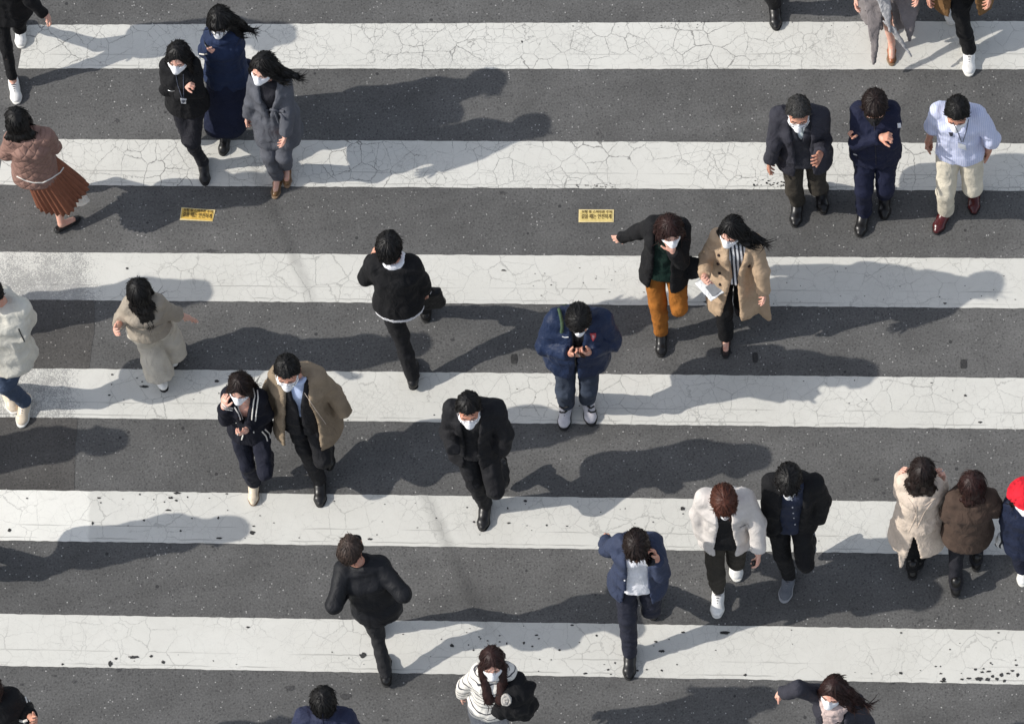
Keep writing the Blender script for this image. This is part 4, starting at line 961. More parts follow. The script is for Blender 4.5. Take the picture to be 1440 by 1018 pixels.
def b8():
    p = man('person in pale blue striped shirt, khaki chinos and burgundy shoes', H=1.74, head=(1346, 151), sh=((1303, 154), (1391, 162)), pel=(1350, 208), heading=-2, nod=11, skin=S_B, arms=((1303, 178, 'l', 1306, 198, 'l', 'fist'), (1405, 195, 'l', 1390, 211, 'l', 'relax')), legs=((1330, 294, .09, -26), (1370, 264, .10, 0)))
    p.shoes('dress', L_BUR, SO_BLK); p.trousers(K_KHA, (.104, .080, .074, .072), fold=.008); p.top('shirt', K_PIN, g=.018, e=.02, flare=.01, sl=(.15, .35), r=(.074, .066, .058), fold=.010, collar=.012, shell=False, freq=8); p.hair('short', H_BLK, seed=8, vol=1.05); p.mask(K_MASK)
    p.trim([[(1340, 172), (1347, 186), (1352, 200)], [(1362, 168), (1359, 184), (1354, 200)]], .0035, P_PRINT, 'lanyard'); p.patch([(1347, 200), (1358, 204), (1359, 211), (1348, 207)], P_CARD, 'badge', .005); p.patch([(1334, 186.5), (1340, 186.5), (1340, 190.5), (1337, 192)], K_CHAR, 'pocket_mark', .003)
def b9():
    p = man('person mostly above the frame, one black shoe showing at the top', head=(1080, -132), sh=((1046, -120), (1122, -120)), pel=(1086, -78), heading=2, arms=((1044, -85, 'l', 1048, -55, 'l'), (1124, -85, 'l', 1120, -55, 'l')), legs=((1089, 6, .09, 6), (1096, -36, .14, 0)))
    dress(p); p.trousers(K_BLK2); p.top('jacket', K_BLK2, g=.026, e=.15, flare=.03); p.hair('short', H_BLK, seed=9)
def b10():
    p = woman('person in long grey coat with open hem and tan heels, cut off at top', H=1.64, head=(1244, -100), sh=((1212, -86), (1280, -86)), pel=(1248, -44), heading=2, arms=((1204, -48, 'l', 1204, 2, 'l'), (1291, -48, 'l', 1288, -12, 'l')), legs=((1254, 60, .09, 0), (1258, 16, .12, 0)), calf=1)
    p.top('dress', K_DGC, g=.012, e=.30, flare=.02, sl=(-.6, -.6), shell=False); p.shoes('pump', L_BRN, SO_GUM)
    j = p.top('coat', K_LGC, g=.028, e=.56, flare=.075, shift=(.0, -.05, 0), r=(.074, .064, .055), op=[(-.7, .06), (-.3, .03), (.2, .03), (.5, .08)], lap=0,
          flaps=((UP(1215, -6, .75), UP(1243, 0, .72), UP(1229, 89, .20)), (UP(1258, -4, .74), UP(1288, 18, .56), UP(1279, 57, .36)), (UP(1258, -4, .74), UP(1288, -6, .72), UP(1288, 18, .56))))
    for f, m in (((UP(1234, -2, .80), UP(1251, -2, .80), UP(1252, 45, .52)), K_LIN2), ((UP(1243, 30, .60), UP(1258, 40, .54), UP(1282, 80, .26)), K_LIN2)):
        F = Field(np.min(f, 0) - .04, np.max(f, 0) + .04, .009); F.tri(*f, .008); V, Q = F.mesh(); p.out('lining', folds(V, Q, .006, 22), Q, m, j)
    p.hair('long', H_BRN, L=.3, seed=10)
def b11():
    p = man('person in camel coat, black trousers and white sneakers, cut off at top', H=1.70, head=(1350, -97), sh=((1316, -82), (1388, -82)), pel=(1354, -38), heading=0, arms=((1306, -46, 'l', 1308, -12, 'l'), (1396, -46, 'l', 1390, -10, 'l')), legs=((1363, 70, .09, 0), (1338, -2, .14, 0)))
    p.shoes('sneaker', L_WHT, SO_WHT, LACE_W); p.trousers(K_BLK, (.092, .07, .064, .06), cut=.0); p.top('coat', K_CAM, g=.03, e=.40, flare=.06, op=[(-.5, .13), (0, .08), (.3, .07), (.55, .08)], lap=0, flaps=((UP(1304, -6, .62), UP(1337, 0, .58), UP(1336, 24, .46)), (UP(1384, -8, .66), UP(1393, -8, .66), UP(1381, 16, .50)))); p.hair('short', H_BLK, seed=11)
def b12():
    p = woman('person in black blazer and ochre trousers, hand over the face', H=1.64, head=(942, 316), sh=((903, 316), (975, 322)), pel=(934, 368), heading=4, fyaw=18, nod=8, arms=((889, 326, 'l', 874, 334, 'l', 'flat'), (958, 368, 'l', 946, 353, 'h', 'face', (205, .6, .7))), legs=((930, 468, .09, -2), (956, 404, .24, 0)))
    p.trousers(K_OCH, (.100, .078, .072, .07), cut=.03); p.top('knit', K_GRN, g=.004, e=.06, sl=(-.6, -.6), shell=False, collar=.01); p.top('blazer', K_BLK, g=.034, e=.16, flare=.025, shift=(0, -.02, 0), op=[(-.2, .09), (.1, .07), (.35, .08), (.5, .085), (.56, .08)], u0=-.01, r=(.076, .068, .058), flaps=((UP(962, 362, .95), UP(966, 392, .80), UP(988, 390, .84)), (UP(962, 362, .95), UP(988, 390, .84), UP(986, 364, .95))))
    p.hair('long', H_RBR, L=.16, vol=1.25, wave=.02, seed=12, spread=1.15); p.mask(K_MASK); p.shoes('boot', L_BLK, SO_BLK)
def b13():
    p = woman('person in beige trench coat carrying a folded leaflet, black trousers', head=(1028, 317), sh=((996, 331), (1073, 341)), pel=(1031, 378), heading=2, fyaw=-12, nod=5, arms=((985, 362, 'l', 991, 388, 'h', 'grip'), (1080, 380, 'l', 1074, 410, 'l')), legs=((1021, 471, .09, -2), (1042, 412, .12, -8)), calf=1)
    p.trousers(K_BLK, (.092, .074, .072, .074), cut=.0); p.top('blouse', K_STR, g=.004, e=-.02, sl=(-.6, -.6), shell=False, collar=.008)
    j = p.top('trench_coat', K_BEI, g=.032, e=.42, flare=.05, shift=(0, -.06, 0), op=[(-.6, .10), (-.1, .05), (.1, .03), (.3, .045), (.5, .075), (.56, .08)], u0=.03, r=(.080, .074, .066), lap=.014, collar=.016, fold=.009, belt=.006,
          flaps=((UP(1046, 398, .74), UP(1078, 396, .74), UP(1082, 449, .34)), (UP(1046, 398, .74), UP(1082, 449, .34), UP(1056, 428, .50)), (UP(1003, 415, .62), UP(1034, 418, .58), UP(1010, 433, .52)), (UP(1034, 410, .62), UP(1037, 429, .52), UP(1010, 433, .52)), (UP(1010, 340, 1.30), UP(1021, 344, 1.26), UP(1016, 362, 1.16)), (UP(1040, 352, 1.22), UP(1050, 352, 1.26), UP(1040, 378, 1.1))))
    p.dots([(1011, 359), (1010, 371), (1012, 384), (1013, 400), (1053, 374)], .013, L_DKBR, 'button')
    p.hair('long', H_BLK, L=.20, blow=(.13, -.08, .06), wave=.014, part=-.012, seed=13); p.mask(K_MASK); p.shoes('pump', L_DKBR, SO_BLK)
    c = UP(1000, 404, .78); X = nrm(HD(1000, 404, 40)); V = []; Q = []
    Y = nrm(np.cross(Z, X)); Y = Y if Y.dot(HD(1000, 404, 130)) > 0 else -Y
    F = Field(c - .2, c + .2, .007); F.tri(c - X * .10 - Y * .07, c + X * .09 - Y * .07, c + X * .10 + Y * .06 + Z * .03, .006, .004); F.tri(c - X * .10 - Y * .07, c + X * .10 + Y * .06 + Z * .03, c - X * .08 + Y * .07 + Z * .03, .006, .004)
    V, Q = F.mesh(); V = folds(V, Q, .006, 18); o = link('leaflet', V, Q, plain('glossy_paper', (226, 228, 230), .3), None, c); o.location = c; tagm(o, 'crumpled white leaflet in the hand of the trench coat wearer', 'leaflet')
    V2 = np.array([c + X * a + Y * b + Z * (.016 + (b + .07) * .23) for a, b in ((-.02, -.04), (.08, -.045), (.085, .04), (-.01, .045))]); link('print', V2, [(0, 1, 2, 3)], cloth('leaflet_print', (120, 124, 130), .5, .2), o, c, smooth=False)
def b14():
    p = man('person in black sweater with white shirt hem, walking away', head=(547, 347), sh=((513, 370), (595, 372)), pel=(560, 420), heading=180, nod=8, arms=((506, 392, 'l', 524, 364, 'h'), (601, 392, 'l', 598, 408, 'l', 'grip')), legs=((580, 528, .12, 182), (598, 434, .09, 180)))
    dress(p); p.trousers(K_BLK2, (.098, .072, .062, .058)); p.top('shirt', K_WHT, g=.016, e=.105, sl=(-.6, -.6), collar=.016, flare=.012); p.top('sweater', K_BLK, g=.028, e=.045, flare=.012, r=(.078, .068, .055)); p.hair('short', H_BLK, seed=14, vol=1.35)
    c = UP(604, 417, .62); u = nrm(HD(604, 417, 90)); v = nrm(HD(604, 417, 180)); F = Field(c - .25, c + .25, .01); F.ell(c - Z * .12, c + Z * .08, (.115, .05), (.095, .04), u, v, .02, 3)
    F.cap(c + Z * .10 - u * .05, c + Z * .2, .010, .010, .02); F.cap(c + Z * .10 + u * .05, c + Z * .2, .010, .010, .02); V, Q = F.mesh(); V = folds(V, Q, .008, 14)
    o = link('bag', V, Q, cloth('black_nylon', (26, 26, 28), .5, .7), None, c); o.location = c; tagm(o, 'black cloth bag with white scribble held by the sweater wearer', 'bag')
    bv = BVHTree.FromPolygons([tuple(x) for x in V], [tuple(int(i) for i in q) for q in Q]); T = []
    for ln in ([(593, 402), (598, 400), (602, 403), (597, 406), (594, 403)], [(597, 405), (603, 405), (600, 410)], [(590, 404), (596, 408)]):
        pts = []
        for a, b in zip(ln[:-1], ln[1:]):
            for k in range(4):
                q = (a[0] + (b[0] - a[0]) * k / 4 + 4, a[1] + (b[1] - a[1]) * k / 4 + 5); r = bv.ray_cast(Vector(CAM), Vector(ray(*q)))
                if r[0] is not None: pts.append(A(*r[0]) - ray(*q) * .003)
        if len(pts) > 1: T.append(tube(pts, .003, 5))
    if T: V, Q = joinm(T); link('scribble', V, Q, P_CARD, o, c)
def b15():
    p = man('person in navy padded jacket with red crest, looking down at a phone', H=1.74, head=(814, 441), sh=((766, 449), (862, 449)), pel=(811, 488), heading=0, nod=32, arms=((760, 486, 'l', 801, 496, 'h', 'grip'), (868, 480, 'l', 829, 494, 'h', 'grip')), legs=((796, 566, .09, -8), (826, 560, .09, 10)), drop=.02, bw=1.12)
    p.shoes('sneaker', plain('white_grey_leather', (196, 194, 200), .45), SO_BLK, LACE_W); p.trousers(K_DEND, (.102, .078, .072, .070)); p.top('hooded_top', K_BLK2, g=.008, e=0, sl=(-.6, -.6), shell=False, collar=.012)
    j = p.top('padded_jacket', K_NYL, g=.045, e=.17, flare=.03, r=(.094, .086, .066), fold=.011, freq=8, collar=.03, op=[(-.25, .03), (0, .012), (.2, .015), (.4, .05), (.56, .075)], lap=0)
    p.hair('short', H_BLK, seed=15, vol=1.15); p.mask(K_MASK)
    p.patch([(829, 468.5), (838, 468), (838, 473), (833.5, 480)], plain('crest_red', (176, 60, 66), .6), 'crest', .004); p.patch([(831.5, 470.5), (835.5, 470.5), (835.5, 474), (833.5, 476)], plain('crest_pale', (206, 150, 150), .6), 'crest_centre', .007)
    p.trim([[(790.5, 473), (794, 474.4), (799.5, 474)]], .004, P_CARD, 'chest_mark'); p.trim([[(804, 462), (805, 480), (808, 500), (810, 520)]], .006, P_BLK, 'zip')
    b = p.sh[0] + p.v * -.17 + p.u * .11 - Z * .36; u, v = p.u, p.v; F = Field(b - .3, b + .3, .011); F.ell(b - Z * .12, b + Z * .12, (.14, .06), (.12, .05), u, v, .03, 3); V, Q = F.mesh(); V = folds(V, Q, .006, 12)
    o = link('backpack', V, Q, cloth('dark_green_canvas', (46, 58, 48), .8), None, b); o.location = b; tagm(o, 'dark backpack worn by the person in the navy padded jacket', 'backpack')
    pts = [p.hit(*q, .012) for q in ((786, 436), (787.5, 441), (789, 447), (790, 453), (791, 460), (790, 466))]; pts = [q for q in pts if q is not None]
    if len(pts) > 2: V, Q = tube(pts, .014, 6); link('strap', V, Q, cloth('green_webbing', (66, 84, 62), .8), o, b)
    p.trim([[(786, 577), (789, 580), (794, 580), (798, 577)], [(787, 571), (792, 574), (799, 571)], [(827, 577), (831, 580), (836, 579), (839, 575)], [(826, 571), (831, 574), (837, 570)]], .007, SO_BLK, 'shoe_panel')
    p.phone(0, 'small dark phone held in both hands by the padded jacket wearer', P_BLK, off=.0, long_=nrm(p.hd * .6 + Z * .3 + p.u * .3))
def b16():
    p = woman('person in khaki blouse and wide beige trousers, seen from behind', head=(195, 409), sh=((168, 430), (234, 424)), pel=(210, 460), heading=186, nod=6, arms=((162, 448, 'l', 164, 462, 'h'), (246, 438, 'l', 262, 446, 'l', 'flat')), legs=((226, 533, .13, 200), (243, 500, .10, 184)))
    p.trousers(K_LIN, (.115, .120, .135, .15), cut=.06, fold=.012); p.top('blouse', K_BLOU, g=.022, e=-.03, flare=.012, sl=(.5, .55), r=(.076, .074, .062), fold=.009); p.hair('long', H_BLK, L=.30, seed=16, blow=(.02, 0, 0), wave=.008); p.shoes('sneaker', L_WHT, SO_BLK, LACE_W)
    p.trim([[(186, 462), (200, 464), (214, 462), (228, 456)]], .008, K_BLOU, 'waistband')
def b17():
    p = man('person in cream padded jacket and blue jeans at the left edge', H=1.70, head=(-12, 408), sh=((-34, 432), (46, 432)), pel=(8, 488), heading=-22, nod=10, arms=((-40, 460, 'l', -28, 490, 'l'), (45, 448, 'l', 26, 474, 'h', 'none')), legs=((34, 563, .09, -12), (8, 546, .09, 20)))
    p.shoes('sneaker', L_CRMS, SO_WHT, LACE_W); p.trousers(K_DEN, (.100, .078, .070, .068)); p.top('padded_jacket', K_CREM, g=.045, e=.13, flare=.03, r=(.095, .088, .07), fold=.013, hood=True, freq=7); p.hair('short', H_BLK, seed=17)
    p.trim([[(26, 462), (30, 471), (34.5, 480)]], .005, P_BLK, 'pocket_zip')
def b18():
    p = woman('person in navy cardigan with white trim, hand on the forehead', H=1.60, head=(337, 537), sh=((309, 555), (379, 560)), pel=(350, 594), heading=6, nod=5, fyaw=-4, arms=((308, 590, 'l', 315, 573, 'h', 'face', (165, .7, .8)), (384, 584, 'l', 347, 604, 'h', 'phone')), legs=((356, 677, .09, -3), (374, 642, .32, 0)))
    p.trousers(cloth('navy_trousers', (30, 32, 44), .85), (.096, .074, .07, .072), cut=.0); j = p.top('cardigan', cloth('navy_knit', (26, 27, 36), .95), g=.026, e=.08, flare=.02, op=[(-.2, .0), (.2, .0), (.5, .06)], lap=0, r=(.076, .068, .06))
    p.hair('long', H_BRN, L=.17, blow=(.04, -.01, 0), seed=18, vol=1.1); p.mask(K_MASK); p.shoes('dress', L_CRMS, SO_GUM)
    p.trim([[(313, 568), (319, 573), (328, 574)], [(312, 571), (318, 576), (327, 577)], [(356, 546), (358, 556), (356, 570), (354, 590)], [(362, 549), (363, 560), (361, 574), (359, 592)], [(330, 572), (334, 580), (338, 590)], [(334, 571), (338, 580), (341, 590)], [(368, 606), (374, 613), (376, 620)], [(372, 603), (379, 610), (380, 616)], [(335, 609), (333, 615)], [(342, 611), (340, 618)], [(356, 606), (358, 612)]], .0055, P_TRM, 'trim', j)
    p.phone(1, 'dark phone held out by the person with white trimmed cardigan', P_BLK, long_=nrm(HD(345, 593, 80)), px=(346, 593, 1.10))
def b19():
    p = man('person in open tan coat over black suit and pale blue shirt', H=1.74, head=(404, 514), sh=((377, 527), (461, 529)), pel=(426, 576), heading=4, nod=5, arms=((374, 546, 'l', 379, 572, 'l', 'none'), (478, 552, 'l', 486, 580, 'l', 'none')), legs=((449, 674, .09, 0), (460, 630, .22, 0)))
    dress(p); p.trousers(K_BLK2, (.096, .072, .064, .06)); p.top('shirt', K_PBLU, g=.0, fold=.002, e=-.1, sl=(-.6, -.6), shell=False, collar=.008); p.top('suit_jacket', K_BLK2, g=.026, fold=.004, e=.12, op=[(-.2, .01), (.2, .01), (.26, .015), (.48, .05), (.56, .06)], sl=(-.6, -.6), lap=.008)
    p.top('coat', K_TAN, g=.052, e=.22, flare=.06, shift=(.02, -.03, 0), op=[(-.4, .15), (.1, .13), (.35, .095), (.56, .09)], r=(.084, .076, .068), lap=.012, collar=.016, fold=.010, flaps=((UP(398, 556, 1.1), UP(404, 556, 1.1), UP(400, 604, .72)), (UP(386, 540, 1.2), UP(398, 556, 1.1), UP(396, 600, .75)), (UP(452, 585, .9), UP(474, 604, .72), UP(458, 606, .74))))
    p.hair('short', H_BLK, seed=19, vol=1.1); p.mask(K_MASK); p.glasses(P_SIL)
    p.trim([[(428, 552), (444, 576), (458, 596)]], .003, K_CRM, 'piping')
def b20():
    p = man('person in black suit with white mask, one hand in the pocket', head=(659, 567), sh=((621, 573), (713, 574)), pel=(668, 620), heading=2, nod=-1, skin=S_B, fyaw=4, arms=((622, 607, 'l', 638, 632, 'h', 'none'), (720, 611, 'l', 706, 634, 'l', 'none')), legs=((682, 708, .09, -8), (706, 662, .26, 0)))
    dress(p); p.trousers(K_BLK2, (.098, .074, .066, .062)); p.top('sweater', K_BLK2, g=.004, e=.04, sl=(-.6, -.6), shell=False, collar=.008); p.top('jacket', K_BLK2, g=.030, e=.15, flare=.03, op=[(-.2, .07), (.05, .05), (.3, .06), (.5, .075), (.56, .075)], u0=-.02, r=(.080, .070, .060)); p.hair('short', H_BLK, seed=20); p.mask(K_MASK); p.glasses(P_SIL)
def b21():
    p = man('person with auburn hair in off-white jacket and white sneakers', H=1.74, head=(1018, 697), sh=((975, 700), (1063, 700)), pel=(1020, 745), heading=0, nod=26, fyaw=6, skin=S_A, arms=((974, 722, 'l', 988, 752, 'l', 'none'), (1074, 737, 'l', 1066, 774, 'l')), legs=((1010, 829, .09, -4), (1032, 778, .10, 8)))
    p.shoes('sneaker', L_WHT, SO_WHT, LACE_W); p.trousers(K_OLV, (.094, .068, .06, .056), cut=0); p.top('jumper', K_BLK, g=.006, e=.05, sl=(-.6, -.6), shell=False); p.top('jacket', K_OFFW, g=.030, e=.13, flare=.02, op=[(-.2, .07), (0, .085), (.3, .05), (.5, .06), (.56, .07)], r=(.084, .076, .066), collar=.014, lap=.006, fold=.006)
    p.hair('short', H_AUB, seed=21, vol=1.25, fringe=.012); p.mask(K_MASK)
    p.patch([(1040, 741), (1052, 736), (1053, 740), (1041, 745)], K_OFFW, 'pocket_flap', .006)
    c, d, n, t = p.grip[1]; F = Field(c - .12, c + .12, .008); F.ell(c + d * .02, c + d * .06, (.022, .02), (.02, .018), n, t, .01); V, Q = F.mesh(); o = link('earphone_case', V, Q, P_BLK, None, c); o.location = c; tagm(o, 'small black case in the hand of the off-white jacket wearer', 'case')
def b22():
    p = man('person in black jacket and dark blue shirt with grey shoes', H=1.74, head=(1109, 668), sh=((1069, 679), (1161, 679)), pel=(1109, 720), heading=0, nod=22, arms=((1073, 712, 'l', 1090, 745, 'l', 'none'), (1165, 704, 'l', 1150, 730, 'l', 'none')), legs=((1110, 808, .09, -14), (1138, 760, .28, 0)))
    p.shoes('sneaker', L_GRYS, SO_GRY, LACE_G); p.trousers(K_BLK, (.096, .072, .064, .058)); p.top('shirt', K_DSH, g=.004, e=.08, sl=(-.6, -.6), shell=False, collar=.01); p.top('jacket', K_BLK, g=.032, e=.16, flare=.03, op=[(-.2, .085), (0, .08), (.3, .085), (.5, .085), (.56, .08)], r=(.082, .074, .062)); p.hair('short', H_BLK, seed=22, vol=1.35, fringe=.01); p.mask(K_MASK)
    p.dots([(1113.5, 703), (1114.5, 713), (1115.5, 721), (1116.5, 728), (1118, 737)], .006, P_CARD, 'shirt_button')
def b23():
    p = woman('person in cream trench coat seen from behind beside the brown jacket', head=(1297, 662), sh=((1259, 675), (1329, 684)), pel=(1292, 720), heading=182, nod=6, arms=((1258, 692, 'l', 1268, 668, 'h', 'grip'), (1331, 700, 'l', 1325, 672, 'h', 'grip')), legs=((1283, 797, .11, 182), (1293, 782, .09, 180)))
    p.trousers(K_BLK, (.085, .06, .055, .055)); p.top('trench_coat', K_CRM, g=.030, e=.42, flare=.055, shift=(0, 0, 0), r=(.080, .072, .062), fold=.010, slit=(-.01, .055, .34, -1), belt=.006, collar=.018, gv=.01,
          flaps=((UP(1260, 756, .56), UP(1286, 752, .58), UP(1267, 797, .26)), (UP(1294, 752, .58), UP(1318, 750, .60), UP(1297, 783, .40))))
    p.trim([[(1277, 700), (1285, 711), (1300, 711), (1316, 700)], [(1289, 712), (1289, 742)], [(1283, 708), (1289, 724), (1278, 748)], [(1312, 704), (1300, 720), (1290, 742)]], .003, K_CRM, 'seam')
    p.hair('long', H_BRN, L=.40, wave=.016, spread=1.25, vol=1.1, seed=23); p.shoes('boot', L_BLK, SO_BLK)
    p.trim([[(1325, 657), (1327, 660), (1325, 663)]], .006, P_SIL, 'bracelet')
def b24():
    p = woman('person in brown wool jacket with long red-brown hair, seen from behind', H=1.60, head=(1367, 680), sh=((1329, 701), (1405, 699)), pel=(1361, 736), heading=180, nod=6, arms=((1327, 722, 'l', 1340, 712, 'h', 'none'), (1408, 716, 'l', 1398, 708, 'h', 'none')), legs=((1344, 822, .11, 182), (1373, 786, .09, 180)))
    p.trousers(K_DKTRS, (.094, .074, .068, .066)); p.top('jacket', K_BRN, g=.042, e=.15, flare=.03, r=(.092, .088, .07), fold=.008, gv=.01); p.hair('long', H_RBR, L=.46, wave=.018, vol=1.1, seed=24); p.shoes('boot', L_BLK, SO_BLK)
def b25():
    p = woman('person in red hat and navy jacket at the right edge', H=1.60, head=(1441, 692), sh=((1411, 708), (1478, 708)), pel=(1447, 750), heading=2, arms=((1409, 734, 'l', 1418, 756, 'l', 'grip'), (1482, 735, 'l', 1476, 760, 'l')), legs=((1440, 790, .09, -4), (1456, 766, .10, 0)))
    p.trousers(cloth('dark_navy_trousers', (28, 32, 48), .85), (.096, .074, .07, .068)); p.top('jacket', cloth('dark_navy_jacket', (26, 34, 56), .7), g=.036, e=.14, flare=.03, r=(.084, .076, .064), fold=.010); p.hair('long', H_BRN, L=.14, seed=25); p.mask(K_MASK); p.shoes('sneaker', L_WHT, SO_WHT, LACE_W)
    hs = p.hs; F = Field(A(-.2, -.2, -.1), A(.2, .2, .22), .009); F.ball(A(-.01, 0, .045), A(.122, .104, .10), None, .01); F.halfspace(A(0, 0, .03), A(0, 0, -1.0)); F.ell(A(-.005, 0, .028), A(0, 0, .05), (.150, .168), (.112, .130), A(0, 1, 0), A(1, 0, 0), .02, caps=.12)
    V, Q = F.mesh(); V = folds(V, Q, .004, 20); p.out('hat', V * hs @ p.M + p.head, Q, K_RED)
    c = UP(1418, 757, .66); u = nrm(HD(1418, 757, 90)); v = nrm(HD(1418, 757, 0)); F = Field(c - .2, c + .2, .01); F.ell(c - Z * .08, c + Z * .06, (.085, .04), (.075, .03), u, v, .02, 3); V, Q = F.mesh(); V = folds(V, Q, .008, 16)
    o = link('bag', V, Q, cloth('patterned_cloth', (206, 206, 204), .9, .6, 1, _stripes(26, .42, (40, 42, 48), 0, .06)), None, c); o.location = c; tagm(o, 'black and white patterned bag held by the red hat wearer', 'bag')
def b26():
    p = man('person in blue suit and white shirt talking on a phone', H=1.74, head=(895, 760), sh=((857, 764), (935, 763)), pel=(896, 808), heading=-1, nod=22, arms=((846, 772, 'l', 851, 760, 'l', 'fist'), (939, 806, 'l', 923, 787, 'h', 'phone', (200, .8, .55))), legs=((886, 916, .09, -4), (920, 834, .14, -4)))
    dress(p); p.trousers(cloth('dark_suit_trousers', (40, 42, 54), .75), (.096, .072, .064, .06)); p.top('shirt', K_WHT, g=.006, e=.04, sl=(-.6, -.6), shell=False, collar=.01, fold=.008); p.top('jacket', K_BLUE, g=.028, e=.16, flare=.04, op=[(-.2, .12), (0, .09), (.25, .075), (.5, .085), (.56, .08)], u0=.0, r=(.078, .068, .058)); p.hair('short', H_BRN, seed=26, vol=1.25, fringe=.014)
    p.phone(1, 'dark phone at the ear of the person in the blue suit', P_BLK, long_=nrm(HD(914, 782, 12)), px=(913, 782, 1.50))
    p.dots([(878.5, 815.5)], .008, P_CARD, 'button')
def b27():
    p = man('older person in black jacket walking away, thinning brown hair', H=1.68, head=(493, 771), sh=((468, 802), (549, 792)), pel=(530, 852), heading=180, nod=6, fyaw=-30, skin=S_B, arms=((460, 852, 'l', 482, 832, 'l', 'none'), (579, 840, 'l', 556, 822, 'l', 'none')), legs=((542, 946, .11, 184), (531, 880, .09, 180)))
    dress(p); p.trousers(cloth('washed_black_trousers', (44, 44, 46), .9), (.094, .070, .062, .058)); p.top('jacket', cloth('black_blouson', (25, 26, 30), .6, .5), g=.034, e=.04, flare=.0, r=(.078, .070, .058), fold=.007, collar=.014, freq=8); p.hair('short', H_OLD, seed=27, vol=.8); p.mask(K_MASKB)
    p.trim([[(534, 880), (540, 878), (546, 880)]], .005, K_SOCK, 'pocket_seam')
def b28():
    p = woman('person in striped sweater with long red-brown hair, jacket over the arm', H=1.60, head=(692, 923), sh=((659, 944), (729, 942)), pel=(688, 988), heading=0, nod=-3, arms=((644, 964, 'l', 650, 974, 'l'), (736, 966, 'l', 716, 984, 'h', 'none')), legs=((682, 1074, .09, 0), (700, 1048, .10, 0)))
    p.trousers(K_GRYJ, (.098, .074, .066, .062)); p.top('sweater', K_BRET, g=.026, e=.02, flare=.0, r=(.080, .074, .060), fold=.010, collar=.014, shell=False); p.hair('long', H_RBR, L=.34, front=.85, seed=28, part=.004, blow=(.0, -.02, 0), vol=1.05); p.mask(K_MASK); p.shoes('sneaker', L_WHT, SO_WHT, LACE_W)
    c = UP(724, 982, 1.10); F = Field(c - .45, c + .45, .013)
    F.ell(c + Z * .12, c - Z * .15, (.12, .08), (.15, .085), p.u, p.v, .05); F.ell(c - Z * .1, c - Z * .34, (.14, .08), (.10, .06), p.u, p.v, .05)
    for q, z in (((728, 955), 1.25), ((743, 965), 1.16), ((744, 990), 1.0), ((736, 1008), .85), ((704, 1000), .95)):
        e = UP(*q, z); F.cap(e, c - Z * .05, .045, .09, .05)
    V, Q = F.mesh(); V = folds(V, Q, .02, 9, 4); o = link('jacket', V, Q, K_BLK, None, c); o.location = c; tagm(o, 'black jacket carried over the arm of the striped sweater wearer', 'jacket')
    bv = BVHTree.FromPolygons([tuple(x) for x in V], [tuple(int(i) for i in q) for q in Q]); pts = []
    for k in range(14):
        a = 2 * math.pi * k / 14; q = (712 + 5.5 * math.cos(a), 984 + 7 * math.sin(a)); r = bv.ray_cast(Vector(CAM), Vector(ray(*q)))
        if r[0] is not None: pts.append(A(*r[0]) - ray(*q) * .012)
    if len(pts) > 6: c2 = sum(pts) / len(pts); V, Q = joinm([tube(pts, .009, 6, True), tube([c2 + (q - c2) * .5 for q in pts], .011, 6, True)]); V = folds(V, Q, .007, 55); link('fleece_cuff', V, Q, cloth('grey_fleece', (176, 172, 166), .95, .8), o, c)
def b29():
    p = man('person in navy suit seen from behind at the bottom edge', H=1.70, head=(455, 985), sh=((412, 1007), (504, 1008)), pel=(468, 1056), heading=180, nod=6, arms=((408, 1036, 'l', 424, 1045, 'l'), (512, 1036, 'l', 500, 1048, 'l')), legs=((480, 1152, .11, 182), (478, 1110, .09, 180)))
    dress(p); p.trousers(K_BLUE); p.top('jacket', cloth('navy_blue_suiting', (42, 47, 70), .75), g=.028, e=.15, flare=.03, r=(.080, .070, .058), collar=.012, slit=(0, .02, .2, -1)); p.hair('short', H_BLK, seed=29, vol=1.25); p.trim([[(454, 1002), (454, 1012), (455, 1018)]], .003, K_NAVY, 'back_seam')
def b30():
    p = man('person in black track top with white sleeve stripes, bottom left corner', H=1.70, head=(-14, 968), sh=((-44, 988), (30, 978)), pel=(-4, 1026), heading=170, arms=((-48, 1014, 'l', -40, 1034, 'l'), (42, 998, 'l', 46, 1010, 'h', 'relax')), legs=((8, 1118, .09, 180), (-2, 1084, .10, 180)))
    p.shoes('sneaker', L_WHT, SO_WHT); p.trousers(K_BLK); j = p.top('track_top', K_BLK, g=.030, e=.10, flare=.01, r=(.084, .078, .062), sl=(1, .75)); p.hair('short', H_RBR, seed=30)
    p.trim([[(34, 970), (38, 977), (41, 987)], [(35, 980), (37.5, 987)]], .008, P_TRM, 'sleeve_stripe', j); p.trim([[(29, 1012), (34, 1013.5), (38, 1012)]], .012, P_TRM, 'cuff', j)
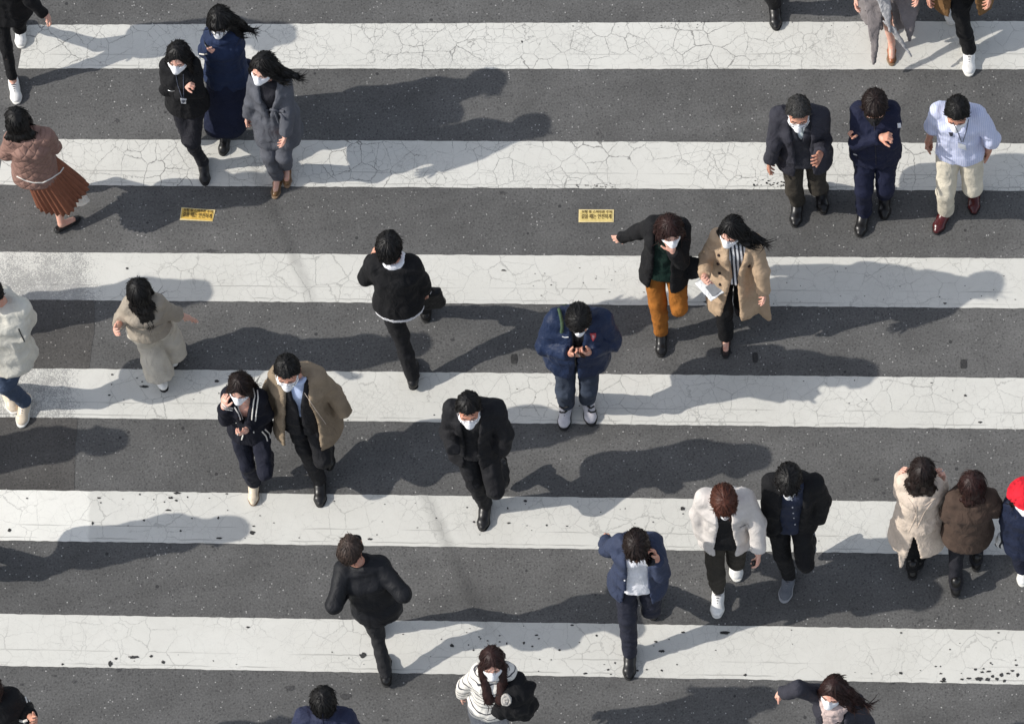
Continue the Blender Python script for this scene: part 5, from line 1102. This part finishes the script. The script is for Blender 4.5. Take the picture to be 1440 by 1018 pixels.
def b31():
    p = woman('person in dark jacket with pink-beige scarf, arm flung out, bottom edge', H=1.62, head=(1171, 964), sh=((1134, 972), (1218, 990)), pel=(1180, 1034), heading=-6, nod=-4, fyaw=-6, arms=((1114, 968, 'h', 1100, 974, 'l', 'fist'), (1228, 1018, 'l', 1218, 1044, 'l')), legs=((1180, 1114, .09, 0), (1192, 1088, .10, 0)))
    p.trousers(K_BLK); p.top('dress', K_DKTRS, g=.006, e=.05, sl=(-.6, -.6), shell=False); p.top('jacket', K_CHAR, g=.030, e=.22, flare=.05, op=[(-.3, .09), (.2, .08), (.56, .085)], r=(.080, .072, .060), fold=.010, lap=0)
    k = p.nb + p.v * .07; F = Field(k - .4, k + .4, .010)
    for a in range(10):
        t0, t1 = 2 * math.pi * a / 10, 2 * math.pi * (a + 1) / 10; q = lambda t: p.nb + p.u * math.cos(t) * .085 + p.v * (.02 + math.sin(t) * .085) + Z * (.02 - .02 * math.sin(t)); F.cap(q(t0), q(t1), .038, .038, .02)
    F.ell(p.nb + p.v * .12 - Z * .03, p.nb + p.v * .17 - Z * .28, (.075, .035), (.085, .03), p.u, p.v, .03); V, Q = F.mesh(); p.out('scarf', folds(V, Q, .012, 16), Q, K_SCF)
    p.hair('long', H_RBR, L=.22, vol=1.2, wave=.022, blow=(.12, -.08, .05), spread=1.2, seed=31); p.mask(K_MASK); p.shoes('boot', L_BLK, SO_BLK)
def off(label, dx, dy, f, hair='short', coat=.15):
    (man if hair == 'short' else woman)
    mk = man if hair == 'short' else woman; q = lambda x, y: (x + dx, y + dy)
    p = mk(label, head=q(-42, -115), sh=(q(-82, -104), q(2, -104)), pel=q(-24, -58), heading=f, arms=((*q(-86, -75), 'l', *q(-72, -52), 'l'), (*q(6, -75), 'l', *q(-2, -50), 'l')), legs=((*q(8, 18), .09, f), (*q(-4, -22), .12, f)))
    dress(p); p.trousers(K_DKTRS); p.top('jacket', K_CHAR, g=.03, e=coat, flare=.03, op=VOP); p.hair(hair, H_BLK, seed=int(abs(dx)))
def b32(): off('person outside the left edge casting the shadow on the third stripe', -78, 446, 0, 'long', .3)
def b33(): off('person outside the left edge casting the shadow on the fifth stripe', -62, 786, 0)
def b34(): off('person outside the left edge casting the shadow on the dark patch', -236, 660, 180)
ALL = [b1, b2, b3, b4, b5, b6, b7, b8, b9, b10, b11, b12, b13, b14, b15, b16, b17, b18, b19, b20, b21, b22, b23, b24, b25, b26, b27, b28, b29, b30, b31, b32, b33, b34]
for b in ALL: b()
